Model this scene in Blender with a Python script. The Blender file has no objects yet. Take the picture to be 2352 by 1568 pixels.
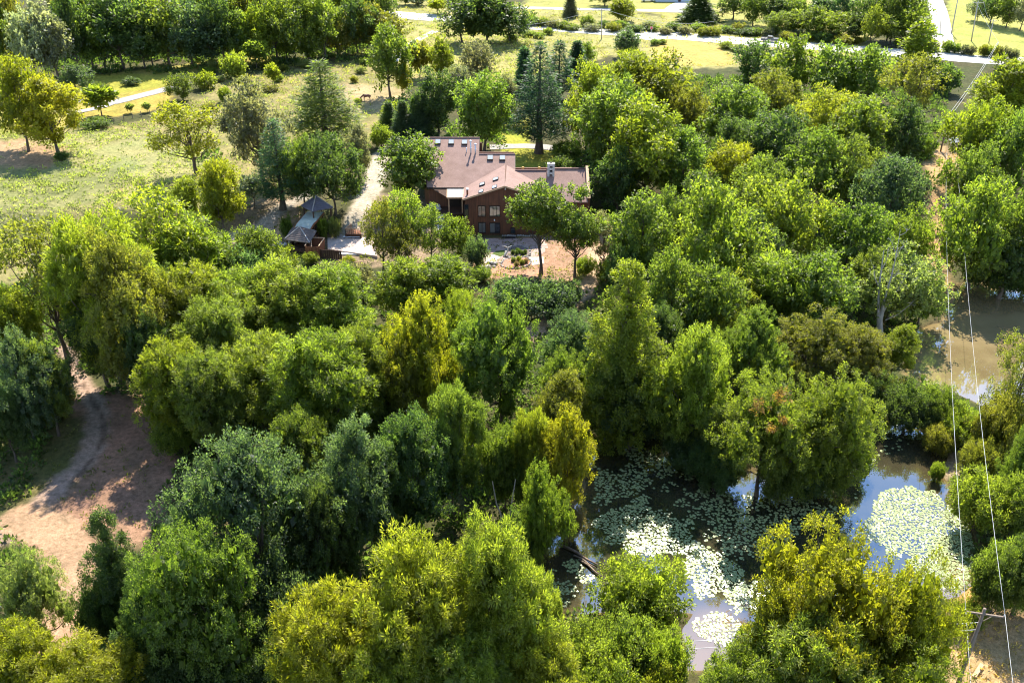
import bpy, math, random
import numpy as np
from mathutils import Vector

# ------------------------------------------------------------------ camera, sky, sun, exposure
SC = bpy.context.scene
COL = SC.collection
TILT = math.radians(29.3)
CAM_Z = 67.0
FPX = 2200.0                                   # focal length for a picture 2352 wide
CT, ST = math.cos(TILT), math.sin(TILT)
cam_d = bpy.data.cameras.new('camera')
cam_d.sensor_width = 36.0
cam_d.lens = FPX / 2352.0 * 36.0
cam_d.clip_start = 1.0
cam_d.clip_end = 9000.0
cam = bpy.data.objects.new('camera', cam_d)
COL.objects.link(cam)
cam.location = (0, 0, CAM_Z)
cam.rotation_euler = (math.pi/2 - TILT, 0, 0)
SC.camera = cam

SUN_EL, SUN_AZ = math.radians(50), math.radians(10)     # azimuth from +Y towards +X
W = bpy.data.worlds.new('World'); SC.world = W
W.use_nodes = True
wn, wl = W.node_tree.nodes, W.node_tree.links
bg = wn['Background']
sky = wn.new('ShaderNodeTexSky'); sky.sky_type = 'NISHITA'
sky.sun_disc = False
sky.sun_elevation = SUN_EL
sky.sun_rotation = SUN_AZ
sky.air_density = 1.0; sky.dust_density = 0.0; sky.ozone_density = 4.0
# scattered cumulus over the whole sky
geo = wn.new('ShaderNodeTexCoord')
cl = wn.new('ShaderNodeTexNoise'); cl.inputs['Scale'].default_value = 2.6; cl.inputs['Detail'].default_value = 7
cr = wn.new('ShaderNodeValToRGB'); cr.color_ramp.elements[0].position = .58; cr.color_ramp.elements[1].position = .74
mx = wn.new('ShaderNodeMix'); mx.data_type = 'RGBA'
mx.inputs[7].default_value = (10.0, 10.0, 10.2, 1)
wl.new(geo.outputs['Generated'], cl.inputs['Vector'])
wl.new(cl.outputs['Fac'], cr.inputs['Fac']); wl.new(cr.outputs['Color'], mx.inputs[0])
wl.new(sky.outputs['Color'], mx.inputs[6]); wl.new(mx.outputs[2], bg.inputs['Color'])
bg.inputs['Strength'].default_value = 0.15
sun_d = bpy.data.lights.new('sun', 'SUN'); sun_d.energy = 5.0; sun_d.angle = math.radians(.53)
sun_d.color = (1.0, .94, .83)
sun = bpy.data.objects.new('sun', sun_d); COL.objects.link(sun)
SDIR = Vector((math.sin(SUN_AZ)*math.cos(SUN_EL), math.cos(SUN_AZ)*math.cos(SUN_EL), math.sin(SUN_EL)))
sun.rotation_euler = (-SDIR).to_track_quat('-Z', 'Y').to_euler()
sun.location = (60, 200, 200)
SC.view_settings.view_transform = 'Standard'
SC.view_settings.look = 'None'
SC.view_settings.exposure = 1.5
SC.view_settings.gamma = 1.0
SC.render.engine = 'CYCLES'
cy = SC.cycles
cy.max_bounces = 7; cy.diffuse_bounces = 3; cy.glossy_bounces = 3; cy.transmission_bounces = 4
cy.transparent_max_bounces = 6
cy.use_denoising = True; cy.filter_width = 1.1
cy.caustics_reflective = False; cy.caustics_refractive = False

# ------------------------------------------------------------------ survey helpers: (u, v) are coordinates in a 2352 x 1568 print of the photograph
def ray(u, v):
    a, b = (u-1176)/FPX, (784-v)/FPX
    return a, CT+b*ST, -ST+b*CT
def GZ(u, v, z=0.0):
    d = ray(u, v); t = (z-CAM_Z)/d[2]
    return Vector((d[0]*t, d[1]*t, z))
def GY(u, v, y):
    d = ray(u, v); t = y/d[1]
    return Vector((d[0]*t, y, CAM_Z+d[2]*t))
def on_plane(u, v, p, n):
    d = Vector(ray(u, v)); o = Vector((0, 0, CAM_Z))
    return o + d*((Vector(p)-o).dot(n)/d.dot(n))
def depth(y, z): return y*CT+(CAM_Z-z)*ST

def sst(a, b, x):
    t = np.clip((x-a)/(b-a), 0, 1); return t*t*(3-2*t)

POND1 = [(1215,1300),(1260,1215),(1335,1130),(1350,1010),(1420,960),(1500,935),(1600,950),(1690,1050),(1780,1110),(1880,1110),(1960,1050),(1985,985),
         (2005,955),(2060,955),(2110,985),(2140,1020),(2172,1045),(2160,1085),(2180,1130),(2225,1190),(2245,1260),(2235,1330),(2205,1372),
         (2080,1400),(1900,1430),(1760,1475),(1690,1500),(1665,1530),(1612,1544),(1570,1535),(1572,1445),(1590,1410),(1520,1395),(1440,1405),
         (1370,1412),(1320,1422),(1260,1405),(1235,1350)]
POND2 = [(2075,860),(2095,760),(2155,738),(2185,690),(2222,640),(2300,612),(2450,600),(2490,880),(2340,935),(2250,930),(2190,905),(2130,885)]
POND3 = [(2171,340),(2199,340),(2198,360),(2173,360)]
p2 = lambda L: np.array([GZ(u, v, -.25)[:2] for u, v in L])
POND_XY = [p2(POND1), p2(POND2), p2(POND3)]

def sdist(P, x, y, closed=True):
    """signed distance to a polygon (negative inside), or distance to a polyline"""
    n = len(P); d = np.full(x.shape, 1e9); ins = np.zeros(x.shape, bool)
    for i in range(n if closed else n-1):
        ax, ay = P[i]; bx, by = P[(i+1) % n]
        ex, ey = bx-ax, by-ay
        t = np.clip(((x-ax)*ex+(y-ay)*ey)/(ex*ex+ey*ey+1e-9), 0, 1)
        d = np.minimum(d, np.hypot(x-ax-t*ex, y-ay-t*ey))
        if closed:
            c = ((ay > y) != (by > y)) & (x < ex*(y-ay)/(ey+1e-12)+ax)
            ins ^= c
    return np.where(ins, -d, d) if closed else d

def wob(x, y, s=1.0, k=0.0):
    """cheap smooth noise, about -1..1"""
    return (np.sin(x*.9/s+1.3*np.sin(y*.7/s+k)+k) + np.sin(y*1.1/s+1.7*np.sin(x*.8/s-k)+2.1*k)
            + .5*np.sin(x*2.3/s+y*1.9/s+k*3) + .5*np.sin(x*2.1/s-y*2.7/s-k))/3.0

def height(x, y, ponds=True):
    x = np.asarray(x, float); y = np.asarray(y, float)
    ylow = 154 + 14*sst(-11, -6, x)
    h = 3.0*sst(ylow, ylow+10, y)
    h = h + .16*wob(x, y, 11, 1.0) + .07*wob(x, y, 3.1, 4.0)
    if ponds:
        for P, dep in zip(POND_XY, (1.0, 1.0, .6)):
            d = sdist(P, x, y) + .45*wob(x, y, 1.6, 2.0)
            lvl = -.25 if dep == 1.0 else 2.75
            h = h + (np.minimum(h, lvl-dep) - h)*(1-sst(-1.4, .5, d))
            h = np.where((d > .5) & (d < 7), np.maximum(h, lvl+.08), h)
    return h
def hz(x, y): return float(height(np.array([x]), np.array([y]))[0])
def at(u, v, dz=0.0):
    z = 0.0
    for _ in range(6):
        p = GZ(u, v, z); z = float(height(np.array([p.x]), np.array([p.y]), False)[0])
    return Vector((p.x, p.y, z+dz))

# ------------------------------------------------------------------ objects
def tag(o, label=None, cat=None, group=None, kind=None):
    if label: o['label'] = label
    if cat: o['category'] = cat
    if group: o['group'] = group
    if kind: o['kind'] = kind
    return o
def thing(name, label, cat, loc, group=None, rz=0.0):
    o = bpy.data.objects.new(name, None); COL.objects.link(o)
    o.location = loc; o.rotation_euler = (0, 0, rz); o.empty_display_size = .3
    return tag(o, label, cat, group)
def link(name, me, parent=None, loc=None):
    o = bpy.data.objects.new(name, me); COL.objects.link(o)
    if parent: o.parent = parent
    if loc is not None: o.location = loc
    return o
def root_of(o):
    while o.parent: o = o.parent
    return o
def np_mesh(name, V, Q, mats, T=None, smooth=False, attr=None, midx=None):
    """V (n,3), Q (m,4) quads, T (k,3) triangles"""
    me = bpy.data.meshes.new(name)
    Q = np.zeros((0,4), int) if Q is None else np.asarray(Q); T = np.zeros((0,3), int) if T is None else np.asarray(T)
    me.vertices.add(len(V)); me.vertices.foreach_set('co', np.asarray(V, np.float32).ravel())
    nl = len(Q)*4+len(T)*3
    me.loops.add(nl); me.loops.foreach_set('vertex_index', np.concatenate([Q.ravel(), T.ravel()]).astype(np.int32))
    me.polygons.add(len(Q)+len(T))
    st = np.concatenate([np.arange(len(Q))*4, len(Q)*4+np.arange(len(T))*3]).astype(np.int32)
    me.polygons.foreach_set('loop_start', st)
    if midx is not None: me.polygons.foreach_set('material_index', np.asarray(midx, np.int32))
    if smooth: me.polygons.foreach_set('use_smooth', np.ones(len(Q)+len(T), bool))
    for m in (mats if isinstance(mats, (list, tuple)) else [mats]): me.materials.append(m)
    me.update(calc_edges=True)
    for k, a in (attr or {}).items():
        a = np.asarray(a, np.float32)
        if a.ndim == 1:
            at_ = me.attributes.new(k, 'FLOAT', 'POINT'); at_.data.foreach_set('value', a)
        else:
            at_ = me.attributes.new(k, 'FLOAT_COLOR', 'POINT')
            at_.data.foreach_set('color', np.concatenate([a, np.ones((len(a),1), np.float32)], 1).ravel())
    return me

class MB:
    """collects simple shapes (world coordinates) and links them as one mesh object"""
    def __init__(s): s.v = []; s.f = []
    def add(s, vs, fs):
        b = len(s.v); s.v += [tuple(p) for p in vs]; s.f += [tuple(i+b for i in f) for f in fs]; return s
    def box(s, c, size, rz=0.0, rx=0.0, taper=1.0):
        hx, hy, hz_ = size[0]/2, size[1]/2, size[2]/2
        out = []
        for z in (-1, 1):
            k = taper if z > 0 else 1
            for x, y in ((-1,-1),(1,-1),(1,1),(-1,1)):
                p = Vector((x*hx*k, y*hy*k, z*hz_))
                if rx: p = Vector((p.x, p.y*math.cos(rx)-p.z*math.sin(rx), p.y*math.sin(rx)+p.z*math.cos(rx)))
                if rz: p = Vector((p.x*math.cos(rz)-p.y*math.sin(rz), p.x*math.sin(rz)+p.y*math.cos(rz), p.z))
                out.append(p+Vector(c))
        return s.add(out, [(3,2,1,0),(4,5,6,7),(0,1,5,4),(1,2,6,5),(2,3,7,6),(3,0,4,7)])
    def slab(s, pts, off):
        """a polygon extruded by the vector off"""
        n = len(pts); off = Vector(off); top = [Vector(p) for p in pts]; bot = [p+off for p in top]
        nn = (top[1]-top[0]).cross(top[2]-top[1])
        if nn.dot(off) > 0: top, bot = bot, top
        fs = [tuple(range(n)), tuple(range(2*n-1, n-1, -1))]
        for i in range(n):
            j = (i+1) % n; fs.append((i, n+i, n+j, j))
        return s.add(top+bot, fs)
    def bar(s, a, b, w, h=None, up=(0,0,1)):
        a, b = Vector(a), Vector(b); h = h or w
        d = (b-a).normalized(); up = Vector(up)
        if abs(d.dot(up)) > .98: up = Vector((0,1,0))
        x = d.cross(up).normalized()*(w/2); z = x.cross(d).normalized()*(h/2)
        vs = [a-x-z, a+x-z, a+x+z, a-x+z, b-x-z, b+x-z, b+x+z, b-x+z]
        return s.add(vs, [(0,1,2,3),(7,6,5,4),(1,0,4,5),(2,1,5,6),(3,2,6,7),(0,3,7,4)])
    def tube(s, pts, rs, n=8, cap=True):
        pts = [Vector(p) for p in pts]
        if not hasattr(rs, '__len__'): rs = [rs]*len(pts)
        b = len(s.v); ref = Vector((.3,.9,.2))
        for i, p in enumerate(pts):
            d = (pts[min(i+1, len(pts)-1)]-pts[max(i-1, 0)]).normalized()
            x = d.cross(ref).normalized(); y = d.cross(x)
            for k in range(n):
                a = 2*math.pi*k/n; s.v.append(tuple(p+(x*math.cos(a)+y*math.sin(a))*rs[i]))
        for i in range(len(pts)-1):
            for k in range(n):
                q = (k+1) % n; s.f.append((b+i*n+k, b+i*n+q, b+(i+1)*n+q, b+(i+1)*n+k))
        if cap:
            s.f.append(tuple(b+k for k in range(n-1, -1, -1)))
            s.f.append(tuple(b+(len(pts)-1)*n+k for k in range(n)))
        return s
    def rock(s, c, size, rng, n=7):
        b = []
        for lv, rr in ((-.5,.8),(.0,1.0),(.38,.72)):
            for k in range(n):
                a = 2*math.pi*(k+.5*(lv > 0))/n
                q = rr*(1+rng.uniform(-.22,.22))
                b.append(Vector(c)+Vector((math.cos(a)*size[0]*q/2, math.sin(a)*size[1]*q/2, size[2]*(lv+.5)*(1+rng.uniform(-.12,.12)))))
        fs = [tuple(range(n-1,-1,-1)), tuple(range(2*n, 3*n))]
        for l in (0, 1):
            for k in range(n):
                q = (k+1) % n; fs.append((l*n+k, l*n+q, (l+1)*n+q, (l+1)*n+k))
        return s.add(b, fs)
    def build(s, name, mat, parent=None, smooth=False, kind=None, bevel=0):
        me = bpy.data.meshes.new(name)
        o0 = root_of(parent).location if parent else Vector((0,0,0))
        if parent is None:
            a = np.array(s.v); o0 = Vector((a[:,0].mean(), a[:,1].mean(), a[:,2].min()))
        me.from_pydata([tuple(Vector(p)-o0) for p in s.v], [], s.f)
        me.materials.append(mat)
        if smooth: me.polygons.foreach_set('use_smooth', [True]*len(me.polygons))
        me.update()
        o = link(name, me, parent, None if parent else o0)
        if bevel:
            m = o.modifiers.new('bevel', 'BEVEL'); m.width = bevel; m.segments = 1; m.limit_method = 'ANGLE'
        if kind: o['kind'] = kind
        return o

# ------------------------------------------------------------------ materials
def new_mat(name):
    m = bpy.data.materials.new(name); m.use_nodes = True
    nt = m.node_tree; return m, nt.nodes, nt.links, nt.nodes['Principled BSDF']
def mixc(n, l, fac, a, b, mode='MIX'):
    x = n.new('ShaderNodeMix'); x.data_type = 'RGBA'; x.blend_type = mode
    for i, s in ((0, fac), (6, a), (7, b)):
        if isinstance(s, (int, float)): x.inputs[i].default_value = s
        elif isinstance(s, tuple): x.inputs[i].default_value = (*s, 1)
        else: l.new(s, x.inputs[i])
    return x.outputs[2]
def noise(n, l, scale, detail=5, coord='Object', rough=.6, stretch=None):
    tc = n.new('ShaderNodeTexCoord'); t = n.new('ShaderNodeTexNoise')
    t.inputs['Scale'].default_value = scale; t.inputs['Detail'].default_value = detail; t.inputs['Roughness'].default_value = rough
    src = tc.outputs[coord]
    if stretch:
        mp = n.new('ShaderNodeMapping'); mp.inputs['Scale'].default_value = stretch
        l.new(src, mp.inputs['Vector']); src = mp.outputs['Vector']
    l.new(src, t.inputs['Vector']); return t.outputs['Fac']
def ramp(n, l, src, a, b, ca=(0,0,0), cb=(1,1,1)):
    r = n.new('ShaderNodeValToRGB'); e = r.color_ramp.elements
    e[0].position, e[1].position = a, b; e[0].color, e[1].color = (*ca, 1), (*cb, 1)
    l.new(src, r.inputs['Fac']); return r.outputs['Color']
def bump(n, l, src, p, strength=.5, dist=.05):
    b = n.new('ShaderNodeBump'); b.inputs['Strength'].default_value = strength; b.inputs['Distance'].default_value = dist
    l.new(src, b.inputs['Height']); l.new(b.outputs['Normal'], p.inputs['Normal'])
def simple(name, ca, cb, scale=3.0, rough=.8, spec=.3, stretch=None, b=.3, lo=.35, hi=.65, metal=0.0, detail=6):
    m, n, l, p = new_mat(name)
    f = noise(n, l, scale, detail, 'Object', .65, stretch)
    l.new(ramp(n, l, f, lo, hi, ca, cb), p.inputs['Base Color'])
    p.inputs['Roughness'].default_value = rough; p.inputs['Specular IOR Level'].default_value = spec
    p.inputs['Metallic'].default_value = metal
    if b: bump(n, l, f, p, b, .03)
    return m

def leaf_material():
    m, n, l, p = new_mat('leaf')
    oi = n.new('ShaderNodeObjectInfo')
    tint = n.new('ShaderNodeAttribute'); tint.attribute_name = 'tint'
    hs = n.new('ShaderNodeHueSaturation')
    # random tuft and leaf tone, widened to paint in light-dark contrast; hue too
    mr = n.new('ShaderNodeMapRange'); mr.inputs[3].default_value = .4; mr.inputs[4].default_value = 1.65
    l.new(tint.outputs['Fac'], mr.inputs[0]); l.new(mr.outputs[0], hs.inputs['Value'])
    mh = n.new('ShaderNodeMapRange'); mh.inputs[3].default_value = .515; mh.inputs[4].default_value = .485
    l.new(tint.outputs['Fac'], mh.inputs[0]); l.new(mh.outputs[0], hs.inputs['Hue'])
    l.new(oi.outputs['Color'], hs.inputs['Color'])
    p.inputs['Roughness'].default_value = .48; p.inputs['Specular IOR Level'].default_value = .32
    l.new(hs.outputs['Color'], p.inputs['Base Color'])
    tr = n.new('ShaderNodeBsdfTranslucent')
    tc = mixc(n, l, 1.0, hs.outputs['Color'], (3.1, 3.3, 1.2), 'MULTIPLY')
    l.new(tc, tr.inputs['Color'])
    ms = n.new('ShaderNodeMixShader'); ms.inputs[0].default_value = .55
    l.new(p.outputs[0], ms.inputs[1]); l.new(tr.outputs[0], ms.inputs[2])
    l.new(ms.outputs[0], n['Material Output'].inputs['Surface'])
    return m
LEAF = leaf_material()

def bark_material():
    m, n, l, p = new_mat('bark')
    oi = n.new('ShaderNodeObjectInfo')
    f = noise(n, l, 3.0, 6, 'Object', .7, (1,1,.25))
    c = mixc(n, l, 1.0, oi.outputs['Color'], ramp(n, l, f, .3, .7, (.5,.5,.5), (1.4,1.35,1.3)), 'MULTIPLY')
    l.new(c, p.inputs['Base Color']); p.inputs['Roughness'].default_value = .9
    bump(n, l, f, p, .6, .06)
    return m
BARK = bark_material()
BARKCOL = (.10,.075,.055,1)

def ground_material():
    m, n, l, p = new_mat('ground')
    a = n.new('ShaderNodeAttribute'); a.attribute_name = 'zone'
    f1 = noise(n, l, .22, 5, 'Object', .65); f2 = noise(n, l, 1.6, 8, 'Object', .75); f3 = noise(n, l, 9.0, 4, 'Object', .7)
    c = mixc(n, l, 1.0, a.outputs['Color'], ramp(n, l, f1, .3, .7, (.72,.76,.72), (1.3,1.22,1.15)), 'MULTIPLY')
    c = mixc(n, l, 1.0, c, ramp(n, l, f2, .32, .68, (.55,.58,.5), (1.42,1.38,1.35)), 'MULTIPLY')
    c = mixc(n, l, .6, c, ramp(n, l, f3, .3, .7, (.6,.6,.6), (1.4,1.4,1.4)), 'MULTIPLY')
    l.new(c, p.inputs['Base Color']); p.inputs['Roughness'].default_value = .95; p.inputs['Specular IOR Level'].default_value = .1
    bump(n, l, f2, p, .8, .25)
    return m
GROUND = ground_material()
# ------------------------------------------------------------------ the ground, one height field cut into zones
RNG = np.random.default_rng(7)
xy = lambda L: np.array([at(u, v)[:2] for u, v in L])
# name of the piece of ground, outline or (line, half width in metres), colour 1, colour 2, ragged edge in metres
ZONES = [
 ('ground', None, None, (.075,.062,.032), (.045,.058,.018), 0),
 ('meadow', [(-250,470),(-250,690),(60,650),(150,560),(260,480),(420,470),(530,520),(560,470),(640,440),(700,330),(860,330),(900,300),(930,200),(1250,180),(1250,100),(1210,60),(1060,40),(900,60),(830,140),(640,160),(480,190),(420,260),(300,285),(180,290),(-250,310)], None, (.165,.155,.06), (.23,.19,.085), 4),
 ('meadow', [(-250,250),(-250,330),(150,300),(190,240),(400,200),(470,170),(620,140),(620,120),(420,150),(200,175),(-100,190)], None, (.20,.2,.05), (.3,.24,.06), 2),
 ('meadow', [(0,380),(60,420),(240,480),(420,460),(560,470),(520,380),(330,300),(180,300),(60,330)], None, (.17,.19,.075), (.25,.22,.10), 5),
 ('meadow', [(900,30),(830,140),(1010,190),(1240,190),(1400,130),(1560,160),(1760,150),(1990,130),(2010,60),(1700,50),(1200,10),(900,-20)], None, (.20,.20,.07), (.29,.25,.10), 4),
 ('lawn', [(185,178),(395,178),(395,222),(380,250),(250,270),(180,275)], None, (.25,.21,.045), (.31,.23,.06), 1.5),
 ('lawn', [(200,172),(400,172),(395,196),(300,212),(190,222)], None, (.22,.22,.035), (.28,.26,.045), 1.2),
 ('lawn', [(1490,112),(1530,88),(1590,92),(1650,108),(1690,138),(1670,152),(1560,150),(1500,135)], None, (.34,.23,.07), (.36,.29,.08), 1.0),
 ('lawn', [(1210,-40),(1210,26),(1500,30),(1700,75),(1900,95),(2000,60),(1980,-60)], None, (.22,.23,.06), (.29,.25,.08), 2),
 ('lawn', [(2175,10),(2178,80),(2210,125),(2352,140),(2500,120),(2500,-60),(2190,-60)], None, (.24,.27,.06), (.31,.28,.08), 3),
 ('lawn', [(450,0),(610,-10),(620,15),(450,20)], None, (.3,.28,.1), (.36,.3,.12), 2),
 ('lawn', [(1150,265),(1215,265),(1215,330),(1290,345),(1300,380),(1180,390),(1150,340)], None, (.22,.25,.03), (.28,.24,.04), 1.0),
 ('dirt_yard', [(-60,335),(70,318),(165,345),(120,385),(-60,420)], None, (.27,.17,.10), (.33,.23,.14), 3),
 ('dirt_yard', [(165,428),(265,418),(275,440),(170,452)], None, (.36,.19,.10), (.30,.2,.1), 2),
 ('dirt_yard', [(380,415),(520,395),(530,425),(400,440)], None, (.30,.21,.11), (.3,.24,.12), 3),
 ('dirt_yard', [(780,190),(900,200),(935,225),(860,255),(790,235)], None, (.27,.2,.11), (.33,.27,.15), 3),
 ('dirt_yard', [(470,520),(600,455),(700,450),(700,490),(640,560),(560,560)], None, (.16,.12,.08), (.25,.18,.12), 3),
 ('dirt_yard', [(590,545),(650,495),(690,505),(680,560),(620,570)], None, (.42,.3,.2), (.36,.25,.16), 1.5),
 ('dirt_yard', [(720,520),(800,500),(860,440),(1000,460),(1060,500),(1010,610),(780,610),(740,580)], None, (.24,.175,.13), (.17,.13,.085), 1.8),
 ('dirt_yard', [(1085,548),(1260,545),(1420,540),(1440,600),(1380,660),(1250,640),(1085,640)], None, (.30,.175,.12), (.24,.16,.11), 1.5),
 ('dirt_yard', [(130,930),(230,900),(340,910),(420,980),(400,1120),(330,1260),(180,1290),(90,1240),(60,1100)], None, (.25,.14,.10), (.19,.125,.08), 3),
 ('dirt_yard', [(2168,1490),(2190,1420),(2290,1405),(2500,1440),(2500,1640),(2150,1640)], None, (.38,.22,.12), (.32,.22,.11), 2),
 ('dirt_yard', [(2120,350),(2160,330),(2215,370),(2215,460),(2140,460)], None, (.34,.22,.13), (.25,.2,.09), 2),
 ('dirt_yard', [(2150,1030),(2230,1040),(2240,1110),(2165,1095)], None, (.36,.25,.19), (.25,.2,.13), 1.2),
 ('dirt_yard', [(2195,1350),(2260,1335),(2250,1385),(2200,1400)], None, (.42,.22,.07), (.38,.22,.09), .8),
 ('grass_patch', [(-60,560),(120,560),(160,480),(300,430),(300,400),(-60,380)], None, (.135,.15,.055), (.19,.18,.08), 4),
 ('grass_patch', [(60,1000),(150,930),(190,960),(200,1060),(120,1140),(0,1160),(-40,1080)], None, (.09,.10,.03), (.12,.1,.045), 2),
 ('grass_patch', [(620,565),(700,560),(720,600),(660,620),(620,600)], None, (.2,.25,.05), (.22,.22,.05), 1),
 ('grass_patch', [(1320,600),(1370,580),(1385,620),(1360,660),(1330,650)], None, (.22,.24,.05), (.26,.24,.06), 1.2),
 ('dirt_path', [(150,800),(175,860),(205,905),(222,950),(222,1000),(195,1060),(120,1130),(50,1200),(-40,1260)], 1.25, (.30,.22,.18), (.24,.165,.13), 1.0),
 ('dirt_path', [(190,880),(212,920),(236,955),(240,1000),(215,1050),(165,1110)], .22, (.12,.08,.06), (.10,.07,.055), .3),
 ('dirt_path', [(60,1190),(130,1230),(165,1300),(160,1400),(140,1520),(120,1640)], 2.6, (.36,.23,.15), (.29,.185,.12), 1.0),
 ('dirt_path', [(1372,570),(1365,630),(1340,670),(1290,715),(1225,760),(1180,800)], 1.6, (.42,.29,.2), (.33,.23,.15), .9),
 ('dirt_path', [(2155,380),(2165,440),(2160,500),(2150,560),(2152,620),(2165,680)], 1.4, (.36,.21,.11), (.27,.20,.09), 2.0),
 ('dirt_path', [(540,540),(600,505),(660,470),(720,440)], 1.5, (.3,.27,.25), (.2,.17,.14), 1.0),
 ('gravel_drive', [(905,330),(868,370),(862,420),(835,470),(800,520)], 1.9, (.40,.34,.28), (.30,.25,.2), .9),
]
def build_ground():
    vv = np.concatenate([np.arange(1660, 1000, -5.0), np.arange(1000, -14, -3.4)])
    ys = np.array([GZ(1176, v)[1] for v in vv])
    ys = np.concatenate([[-200,-60,0,20,35,43,49], ys[ys > 52], [425,450,500,600,800,1200,2000,4000]])
    ts = np.concatenate([[-14,-7,-4,-2.4,-1.7,-1.3], np.linspace(-1.1, 1.1, 380), [1.3,1.7,2.4,4,7,14]])
    hw = np.maximum(.56*ys+20, 50)
    X = hw[:,None]*ts[None,:]; Y = np.repeat(ys[:,None], len(ts), 1)
    # break up the rows a little so that nothing lines up
    x, y = X.ravel(), Y.ravel()
    z = height(x, y)
    col = np.zeros((len(x),3)); zid = np.zeros(len(x), int)
    names = []
    mixn = .5+.5*np.clip(wob(x, y, 2.3, 5.0)*.8+wob(x, y, 9.0, 3.0)*.7, -1, 1)
    for k, (nm, L, hwid, ca, cb, rag) in enumerate(ZONES):
        if nm not in names: names.append(nm)
        c = np.array(ca)[None]*(1-mixn[:,None]) + np.array(cb)[None]*mixn[:,None]
        if L is None: col[:] = c; continue
        P = xy(L)
        d = sdist(P, x, y) if hwid is None else sdist(P, x, y, False)-hwid
        d = d + rag*(.45*wob(x, y, 1.1+rag*.4, k) + .45*wob(x, y, .45+rag*.1, k*2+1))
        m = 1-sst(-.5*rag-.1, .5*rag+.1, d)
        col = col*(1-m[:,None]) + c*m[:,None]
        zid = np.where(m > .5, names.index(nm), zid)
    # damp mud at the water's edge and on the pond floors
    for P, lv in zip(POND_XY, (-.25, -.25, 2.75)):
        d = sdist(P, x, y); m = 1-sst(-.6, .9, d+.3*wob(x, y, 1.0, 3)); m = m*.85
        col = col*(1-m[:,None])+np.array([.16,.115,.06])[None]*m[:,None]
    nr, nc = X.shape
    idx = np.arange(nr*nc).reshape(nr, nc)
    Q = np.stack([idx[:-1,:-1], idx[:-1,1:], idx[1:,1:], idx[1:,:-1]], -1).reshape(-1,4)
    fz = zid[Q[:,0]]
    V = np.stack([x,y,z],1)
    for i, nm in enumerate(names):
        q = Q[fz == i]
        if not len(q): continue
        u, inv = np.unique(q.ravel(), return_inverse=True)
        me = np_mesh(nm, V[u], inv.reshape(-1,4), GROUND, smooth=True, attr={'zone': col[u]})
        tag(link(nm, me), kind='structure')
build_ground()

# ------------------------------------------------------------------ water
def water(name, base, base2, lvl, P, rough, scale, b=.05, tint_n=.35, ior=1.5, shallows=()):
    m, n, l, p = new_mat(name)
    f = noise(n, l, tint_n, 5, 'Object', .6)
    l.new(ramp(n, l, f, .38, .62, base, base2), p.inputs['Base Color'])
    p.inputs['Roughness'].default_value = rough; p.inputs['IOR'].default_value = ior; p.inputs['Specular IOR Level'].default_value = .5
    w = noise(n, l, scale, 3, 'Object', .5)
    bump(n, l, w, p, b, .02)
    lo, hi = P.min(0)-2, P.max(0)+2; st = .7
    gx, gy = np.meshgrid(np.arange(lo[0], hi[0], st), np.arange(lo[1], hi[1], st))
    X, Y = gx.ravel(), gy.ravel(); d = sdist(P, X, Y)
    nr, nc = gx.shape; idx = np.arange(nr*nc).reshape(nr, nc)
    Q = np.stack([idx[:-1,:-1], idx[:-1,1:], idx[1:,1:], idx[1:,:-1]], -1).reshape(-1,4)
    Q = Q[(d[Q] < 1.1).all(1)]
    u, inv = np.unique(Q.ravel(), return_inverse=True)
    # silty shallows along the shore and in the near arm of the pond
    k = np.exp(-np.maximum(-d, 0)/1.0)*.5
    for (bx, by, br) in shallows:
        b = GZ(bx, by, lvl); k = np.maximum(k, 1-sst(br*.1, br*1.25, np.hypot(X-b.x, Y-b.y)+.6*wob(X, Y, 2, 1)))
    me = np_mesh(name, np.stack([X, Y, np.full(len(X), lvl)],1)[u], inv.reshape(-1,4), m, smooth=True, attr={'silt': k[u]})
    at_ = n.new('ShaderNodeAttribute'); at_.attribute_name = 'silt'
    src = p.inputs['Base Color'].links[0].from_socket
    l.new(mixc(n, l, at_.outputs['Fac'], src, (.21,.135,.055)), p.inputs['Base Color'])
    return tag(link(name, me), kind='structure')
water('lily_pond', (.018,.02,.012), (.05,.042,.022), -.25, POND_XY[0], .025, 1.2, .02, .12, 2.9, ((1615,1530,8),(1640,1440,4),(2215,1360,5)))
water('muddy_pond', (.15,.11,.05), (.22,.165,.08), -.25, POND_XY[1], .03, .8, .012, .1, 3.0)
water('small_pool', (.10,.09,.06), (.12,.1,.07), 2.75, POND_XY[2], .25, 1.5, .2)

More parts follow.
